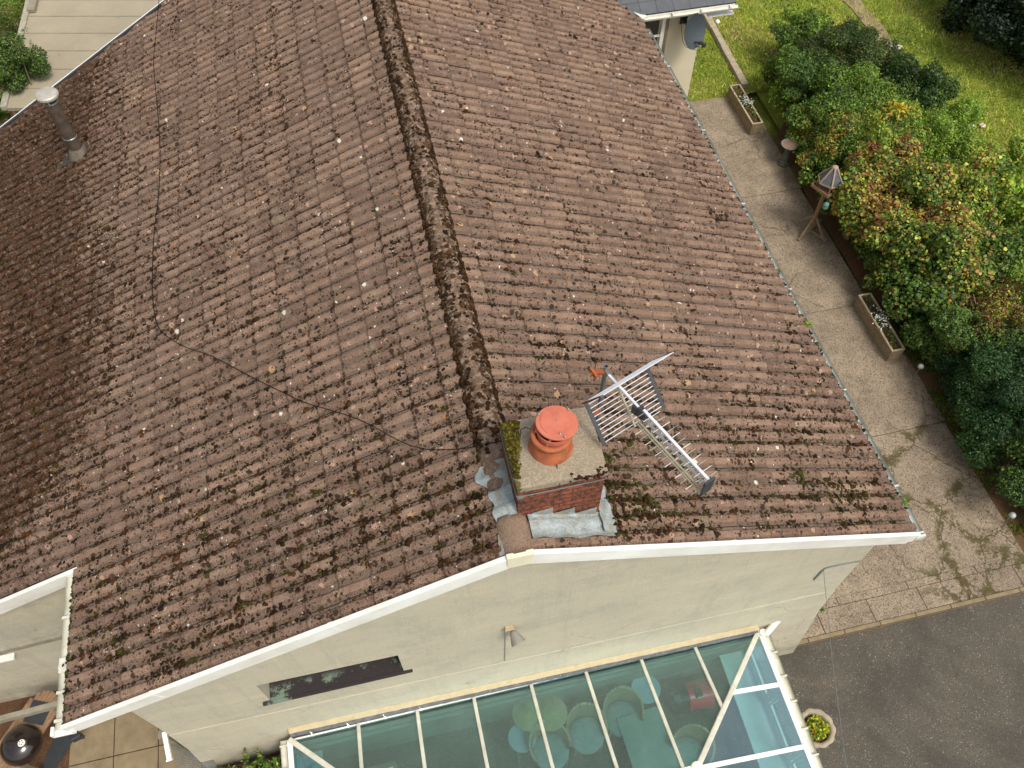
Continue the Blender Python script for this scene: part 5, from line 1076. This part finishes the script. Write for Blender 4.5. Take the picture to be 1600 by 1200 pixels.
for i,(x,y) in enumerate(SK):
    shrub('skirt_shrub',(x,y,.5),.48,.5,[DG,MG,(.05,.10,.02),YG],[3,4,2,.5],.058,'round',1,'low dark leafy growth at the path edge '+SL[i],'shrub','low growth at the hedge foot',seed=100+i,nl=6)
# golden shoots
c=at(1402,176,z=1.95); n=170; ang=rng.uniform(0,6.283,n); st=rng.integers(0,9,n); sa=np.linspace(0,6.28,10)[st]; sr=rng.uniform(0,.33,n)
P=np.stack([c.x+np.cos(sa)*sr,c.y+np.sin(sa)*sr,c.z+.15-.3*sr+rng.normal(0,.02,n)],1); gy=thing('golden_shoots',(c.x,c.y,0),'golden yellow leafy shoots standing out of the dark hedge','plant')
leaves('foliage',P,np.tile([0,0,1.],(n,1)),rng.uniform(.08,.13,n),pick([(.50,.38,.03),(.42,.42,.05),(.5,.25,.03)],[4,2,1],n,.15),M['leaf'],gy,'leaf',jit=.5,asp=.33)
bm=BM(); [tube(bm,[(c.x,c.y,.2),(c.x+math.cos(a)*.15,c.y+math.sin(a)*.15,c.z-.1),(c.x+math.cos(a)*.3,c.y+math.sin(a)*.3,c.z+.05)],[.012,.008,.004],5) for a in sa[:9]]; obj('stems',bm,M['wood'],gy)
# trees in the far corner
for i,(px,py,z,rad,label) in enumerate(((1640,30,1.0,1.7,'dark broadleaf tree in the far right corner of the lawn'),(1560,-30,1.0,1.3,'dark tree beyond the corner tree at the top of the picture'))):
    shrub('tree',at(px,py,z=z),rad,1.6,[(.008,.02,.006),(.014,.03,.009),(.028,.05,.014)],[4,4,1],.085,'leaf',.9,label,'tree','dark trees round the far corner of the lawn',seed=60+i,trunk=True,nl=14)
# bushes at the top left
shrub('bush',at(8,104,z=2.85),.66,.62,[DG,MG,(.06,.07,.025)],[3,3,2],.04,'leaf',1,'dark green bush covering the corner of the beige flat roof','bush',seed=71,nl=12)
shrub('bush',at(8,22,z=1.5),.75,.8,[DG,MG,BG],[2,4,3],.06,'blade',1,'bright grassy green bush at the very top left corner','bush',seed=72,nl=10,asp=.18)
shrub('bush',at(-6,170,z=1.0),.35,.4,[DG,MG,BG],[2,4,2],.05,'leaf',1,'small green bush at the left picture edge above the verge trim','bush',seed=73,nl=6)
# weeds
c=at(412,1192,z=1.15); shrub('border_plant',(c.x,-.42,1.08),.34,.26,[DG,MG,BG,BR],[2,3,3,1],.05,'leaf',1,'green and yellow border plant at the wall foot left of the conservatory','plant',seed=80,nl=7)
shrub('border_plant',(-3.72,-.30,1.0),.20,.16,[DG,MG,BR],[2,3,2],.035,'leaf',1,'low weedy plant in the soil nearest the left wall corner','plant',seed=81,nl=5)
def tuft(c,n,h,label,cols=[(.30,.38,.04),(.16,.26,.03)]):
    P=np.array(c)+rng.normal(0,.018,(n,3))*[1,1,.3]; Nn=rng.normal(0,1,(n,3)); o=leaves('weed_tuft',P,Nn,h*rng.uniform(.6,1.2,n),pick(cols,[1,1],n),M['leaf'],None,'blade',jit=.3,asp=.14); return tag(o,label,'weed')
p=at(1256,508,z=ev); tuft((4.63,p.y,ev),60,.10,'lime green weed growing out of the right gutter beside the near planter')
p=at(1408,788,z=ev); tuft((4.64,p.y,ev),50,.08,'green weed growing in the right gutter near the front corner')
p=at(1283,951,z=0); tuft((p.x,p.y,0.0),60,.07,'tiny green weed in the joint of the concrete kerb strip',[(.10,.17,.03),(.07,.12,.02)])
# lawn grass, verge grass
def grass(name,n,x0,x1,y0,y1,h,cols,wts,keep=None,zb=-.03):
    P=np.stack([rng.uniform(x0,x1,n),rng.uniform(y0,y1,n),np.full(n,zb)],1)
    if keep is not None: P=P[[keep(p) for p in P]]
    n=len(P); nzv=np.array([noise.noise(Vector((p[0]*.7,p[1]*.7,1.)))*.7+noise.noise(Vector((p[0]*3,p[1]*3,4.)))*.5 for p in P])
    idx=np.clip(nzv*.9+.5+rng.normal(0,.2,n),0,.999); w_=np.cumsum(np.array(wts)/sum(wts)); ci=np.clip(np.searchsorted(w_,idx),0,len(cols)-1)
    col=np.clip(np.array(cols)[ci]*np.exp(rng.normal(0,.22,(n,1))),0,1)
    # upright blades: t roughly up
    a=rng.uniform(0,6.283,n); lean=rng.normal(0,.55,(n,2)); t=np.stack([lean[:,0],lean[:,1],np.ones(n)],1); t/=np.linalg.norm(t,axis=1)[:,None]; s=np.stack([np.cos(a),np.sin(a),np.zeros(n)],1); hh=(h*rng.uniform(.5,1.3,n))[:,None]; w2=.011*rng.uniform(.7,1.4,n)[:,None]
    V=np.empty((n,4,3)); V[:,0]=P-s*w2; V[:,1]=P+s*w2; V[:,2]=P+t*hh+s*w2*.3+lean.dot([[1,0,0],[0,1,0]])*hh*.4; V[:,3]=P+t*hh-s*w2*.3+lean.dot([[1,0,0],[0,1,0]])*hh*.4
    o=new_obj(name,np_mesh(name,V.reshape(-1,3),np.arange(n*4).reshape(n,4),col),M['leaf']); return tag(o,kind='stuff')
GC=[(.11,.17,.03),(.22,.31,.045),(.35,.42,.065),(.48,.48,.10),(.42,.35,.16)]
trk=[at(x,y,z=0) for x,y in ((1310,0),(1350,40),(1382,80),(1400,100))]
def offtrack(p):
    for a,b_ in zip(trk,trk[1:]):
        ab=(b_-a); t=max(0,min(1,((p[0]-a.x)*ab.x+(p[1]-a.y)*ab.y)/(ab.x**2+ab.y**2))); 
        if math.hypot(p[0]-a.x-ab.x*t,p[1]-a.y-ab.y*t)<.14+.12*noise.noise(Vector((p[0]*3,p[1]*3,0))): return random.random()<.12
    return not (p[0]<10.2 and p[1]<13) and noise.noise(Vector((p[0]*1.5,p[1]*1.5,21.)))<.42+.3*random.random()
tag(grass('lawn_grass',90000,8.8,17,5.5,20,.075,GC,[1,3,4,3,1.2],offtrack),'sunlit yellow green lawn grass','grass')
tag(grass('verge_grass',16000,5.85,9.6,12.75,18.5,.06,GC,[1,3,3,2,2],lambda p: not(p[0]<7.0 and p[1]<14.6 and random.random()<.9) and abs(p[0]-8.72)>.12,0),'patchy green grass either side of the stone edging','grass')
tag(grass('bed_grass',5000,8.62,9.15,.9,5.6,.045,[(.06,.10,.012),(.12,.17,.02),(.09,.08,.02)],[2,3,1],lambda p: noise.noise(Vector((p[0]*2,p[1]*1.3,8.)))>-.12 and p[0]<9.05,0),'mossy green grass strip between path and hedge','grass')

n=90; P=np.array([list(A0+dx*rng.uniform(.2,4.5)+dy*rng.uniform(.2,8)) for _ in range(n)]); P[:,2]=2.53
tag(leaves('roof_debris',P,np.tile([0,0,1.],(n,1)),rng.uniform(.015,.06,n),pick([(.05,.04,.02),(.10,.08,.04),(.5,.45,.35)],[4,3,1],n),M['leaf'],None,'leaf',jit=.3),'dark leaf scraps scattered over the beige flat roof','debris',kind='stuff')
n=1500; x=np.clip(8.62-np.abs(rng.normal(0,.28,n)),6.2,8.62); y=rng.uniform(.7,12.6,n); x[:500]=8.62+np.abs(rng.normal(0,.2,500)); P=np.stack([x,y,np.full(n,.008)],1)
tag(leaves('fallen_leaves',P,np.tile([0,0,1.],(n,1)),rng.uniform(.012,.04,n),pick([(.10,.055,.025),(.20,.12,.05),(.06,.035,.018),(.12,.15,.03)],[3,2,3,1],n),M['leaf'],None,'leaf',jit=.15),'small brown fallen leaves and litter along the path edge','litter',kind='stuff')
# soft moss mounds on the mossy corner of the chimney cap
C2=[];R2=[];K2=[]
for _ in range(900):
    x_=random.uniform(.06,.22); y_=random.uniform(.42,.98)
    if x_>.085+.10*(y_-.4)/.5+.06*noise.noise(Vector((y_*9,x_*9,1.))): continue
    C2.append((x_,y_,6.55+.02*random.random()));R2.append(random.uniform(.006,.016));K2.append(random.choice([(.11,.095,.015),(.07,.055,.012),(.16,.14,.02),(.05,.035,.012)]))
tag(lumps0('cap_moss',C2,[(0,0,1)]*len(C2),R2,K2),'olive moss cushions on the left edge of the chimney cap','moss',kind='stuff')

# ------------------------------------------------------------------ moss cushions on the roof
def scatter(side,n,u0,u1,v0,v1):
    C_=[];R_=[];K=[]
    nr=Vector((side*SI,0,CO))
    while len(C_)<n:
        u=random.uniform(u0,u1); v=random.uniform(v0,v1)
        if side<0:
            x=-v*CO
            if u>12.70-.303*-x or (x<-4.6 and u<1.72) : continue
        else:
            if (v*CO-4.60)*.51+(u-10.1)*.33>0: continue
        if .0<u<1.0 and side*v<.98 and side*v>-.2 and side>0: continue
        if v<.17: continue
        m=mossy_at(side,u,v); cl=noise.noise(Vector((u*1.9,v*1.9,side*5.)))
        if random.random()> .08+m*1.0+cl*.75: continue
        if random.random()<.72: u=round((u-.155)/.17)*.17+.155+random.gauss(0,.014)
        if random.random()<.22: v=(int(v/GA))*GA+.012+random.uniform(0,.03)
        near=math.exp(-(u/2.2)**2)
        green=random.random()<(.03+.20*near+(.1 if side>0 and u<1.5 else 0)); kc=(.050,.048,.012) if green else random.choice([(.030,.017,.009),(.045,.024,.011),(.022,.015,.010),(.080,.036,.014)])
        r0=min(.034,abs(random.lognormvariate(-4.70+.32*m+.25*near,.5)))
        for q in range(random.choice((1,1,2,3,4))):
            u2=u+random.gauss(0,r0*.9)*(q>0); v2=v+random.gauss(0,r0*1.9)*(q>0); 
            if u2<.07: continue
            k=(v2%GA)/GA; h=prof_at(u2)+.012*k+.001; r=r0*random.uniform(.5,1.)
            C_.append(rp(side,u2,v2,h+r*.1)[:]); R_.append(r); K.append(kc)
    return C_,[nr[:]]*len(C_),R_,K
A_=scatter(-1,95000,0.07,12.6,.2,8.6); B_=scatter(1,26000,.07,12.5,.2,4.9)
tag(lumps('roof_moss',A_[0]+B_[0],A_[1]+B_[1],A_[2]+B_[2],A_[3]+B_[3]),'dark brown and green moss cushions in the tile grooves','moss',kind='stuff')
# moss mats on both flanks of the ridge tiles and along the eaves
C_=[];N_=[];R_=[];K=[]
for _ in range(26000):
    y=random.uniform(.98,12.6); s=random.choice((-1,1)); cl=noise.noise(Vector((y*1.7,s*3.,2.)))
    th=random.choice((random.gauss(.02,.16),random.gauss(.10,.3))) if random.random()<.72 else random.uniform(0,1.5)
    if th>.45 and random.random()>.42+.8*noise.noise(Vector((y*3,th*3,s))): continue
    if random.random()>.75+cl*.5: continue
    rr=.163; p=Vector((s*math.cos(th)*rr,y,HZ-.075+math.sin(th)*rr*.82)); nn=Vector((s*math.cos(th),0,math.sin(th)+.25)).normalized()
    if th<.0: p=Vector((s*(rr+abs(random.gauss(0,.04))),y,HZ-.06-rr*TP+random.uniform(.0,.02)))
    C_.append(p[:]);N_.append(nn[:]);R_.append(min(.034,random.lognormvariate(-4.2,.4)));K.append(random.choice([(.035,.019,.010),(.05,.026,.012),(.024,.015,.009),(.08,.042,.018)]))
for _ in range(1500):  # eaves
    y=random.uniform(.0,10.); cl=noise.noise(Vector((y*2.3,9.,2.)))
    if random.random()>.5+cl: continue
    C_.append((4.605+random.uniform(-.02,.035),y,ev-.03+random.uniform(-.01,.015)));N_.append((0,0,1));R_.append(random.uniform(.010,.026));K.append(random.choice([(.04,.028,.012),(.05,.06,.015),(.03,.02,.01)]))
for _ in range(260):
    y=random.uniform(.0,1.6); C_.append((-4.605+random.uniform(-.02,.01),y,ev-.03));N_.append((0,0,1));R_.append(random.uniform(.010,.028));K.append(random.choice([(.05,.07,.018),(.06,.075,.02),(.03,.02,.01)]))
for _ in range(120): # on the chimney shoulder
    x=random.uniform(.5,.84); C_.append((x,.325+random.uniform(-.01,.06),6.53+random.uniform(-.03,.015)));N_.append((0,-.3,1));R_.append(random.uniform(.008,.02));K.append((.05,.022,.015))
for cx,cy,n,sd in ((1.15,.62,70,.10),(1.28,.40,90,.12),(3.35,.62,60,.14),(3.85,.55,90,.12),(1.05,.95,60,.08)):
    for _ in range(n):
        x=random.gauss(cx,sd); y=max(.05,random.gauss(cy,sd*.8)); h=prof_at(y)+.012; C_.append(rp(1,y,x/CO,h)[:]);N_.append((SI,0,CO));R_.append(random.uniform(.010,.026));K.append(random.choice([(.055,.06,.012),(.045,.04,.012),(.035,.022,.010)]))
tag(lumps('ridge_moss',C_,N_,R_,K),'thick brown moss mats beside the ridge and in the gutters','moss',kind='stuff')
def split_islands(o):
    bm=bmesh.new(); bm.from_mesh(o.data); seen=set(); isl=[]
    for v in bm.verts:
        if v.index in seen: continue
        st=[v]; cur=[]; seen.add(v.index)
        while st:
            q=st.pop(); cur.append(q.index)
            for e in q.link_edges:
                t=e.other_vert(q)
                if t.index not in seen: seen.add(t.index); st.append(t)
        isl.append(set(cur))
    bm.free()
    if len(isl)<2: return
    base=o.name.split('.')[0]; me0=o.data
    for k,I in enumerate(isl):
        b=bmesh.new(); b.from_mesh(me0); bmesh.ops.delete(b,geom=[v for v in b.verts if v.index not in I],context='VERTS'); me=bpy.data.meshes.new(base); b.to_mesh(me); b.free()
        for m_ in me0.materials: me.materials.append(m_)
        if k==0: o.data=me
        else: c=bpy.data.objects.new(base,me); C.objects.link(c); c.parent=o.parent; c.matrix_local=o.matrix_local.copy()
for o in list(bpy.data.objects):
    if o.type=='MESH' and o.name.split('.')[0] in ('strap_wire','bracket','bolt','clamp_band','panel_side','window_board','vent_hole','fascia','strap_clip','base_wall','side_post','brick_edge'): split_islands(o)
for o in bpy.data.objects:
    if '_w' in o: del o['_w']
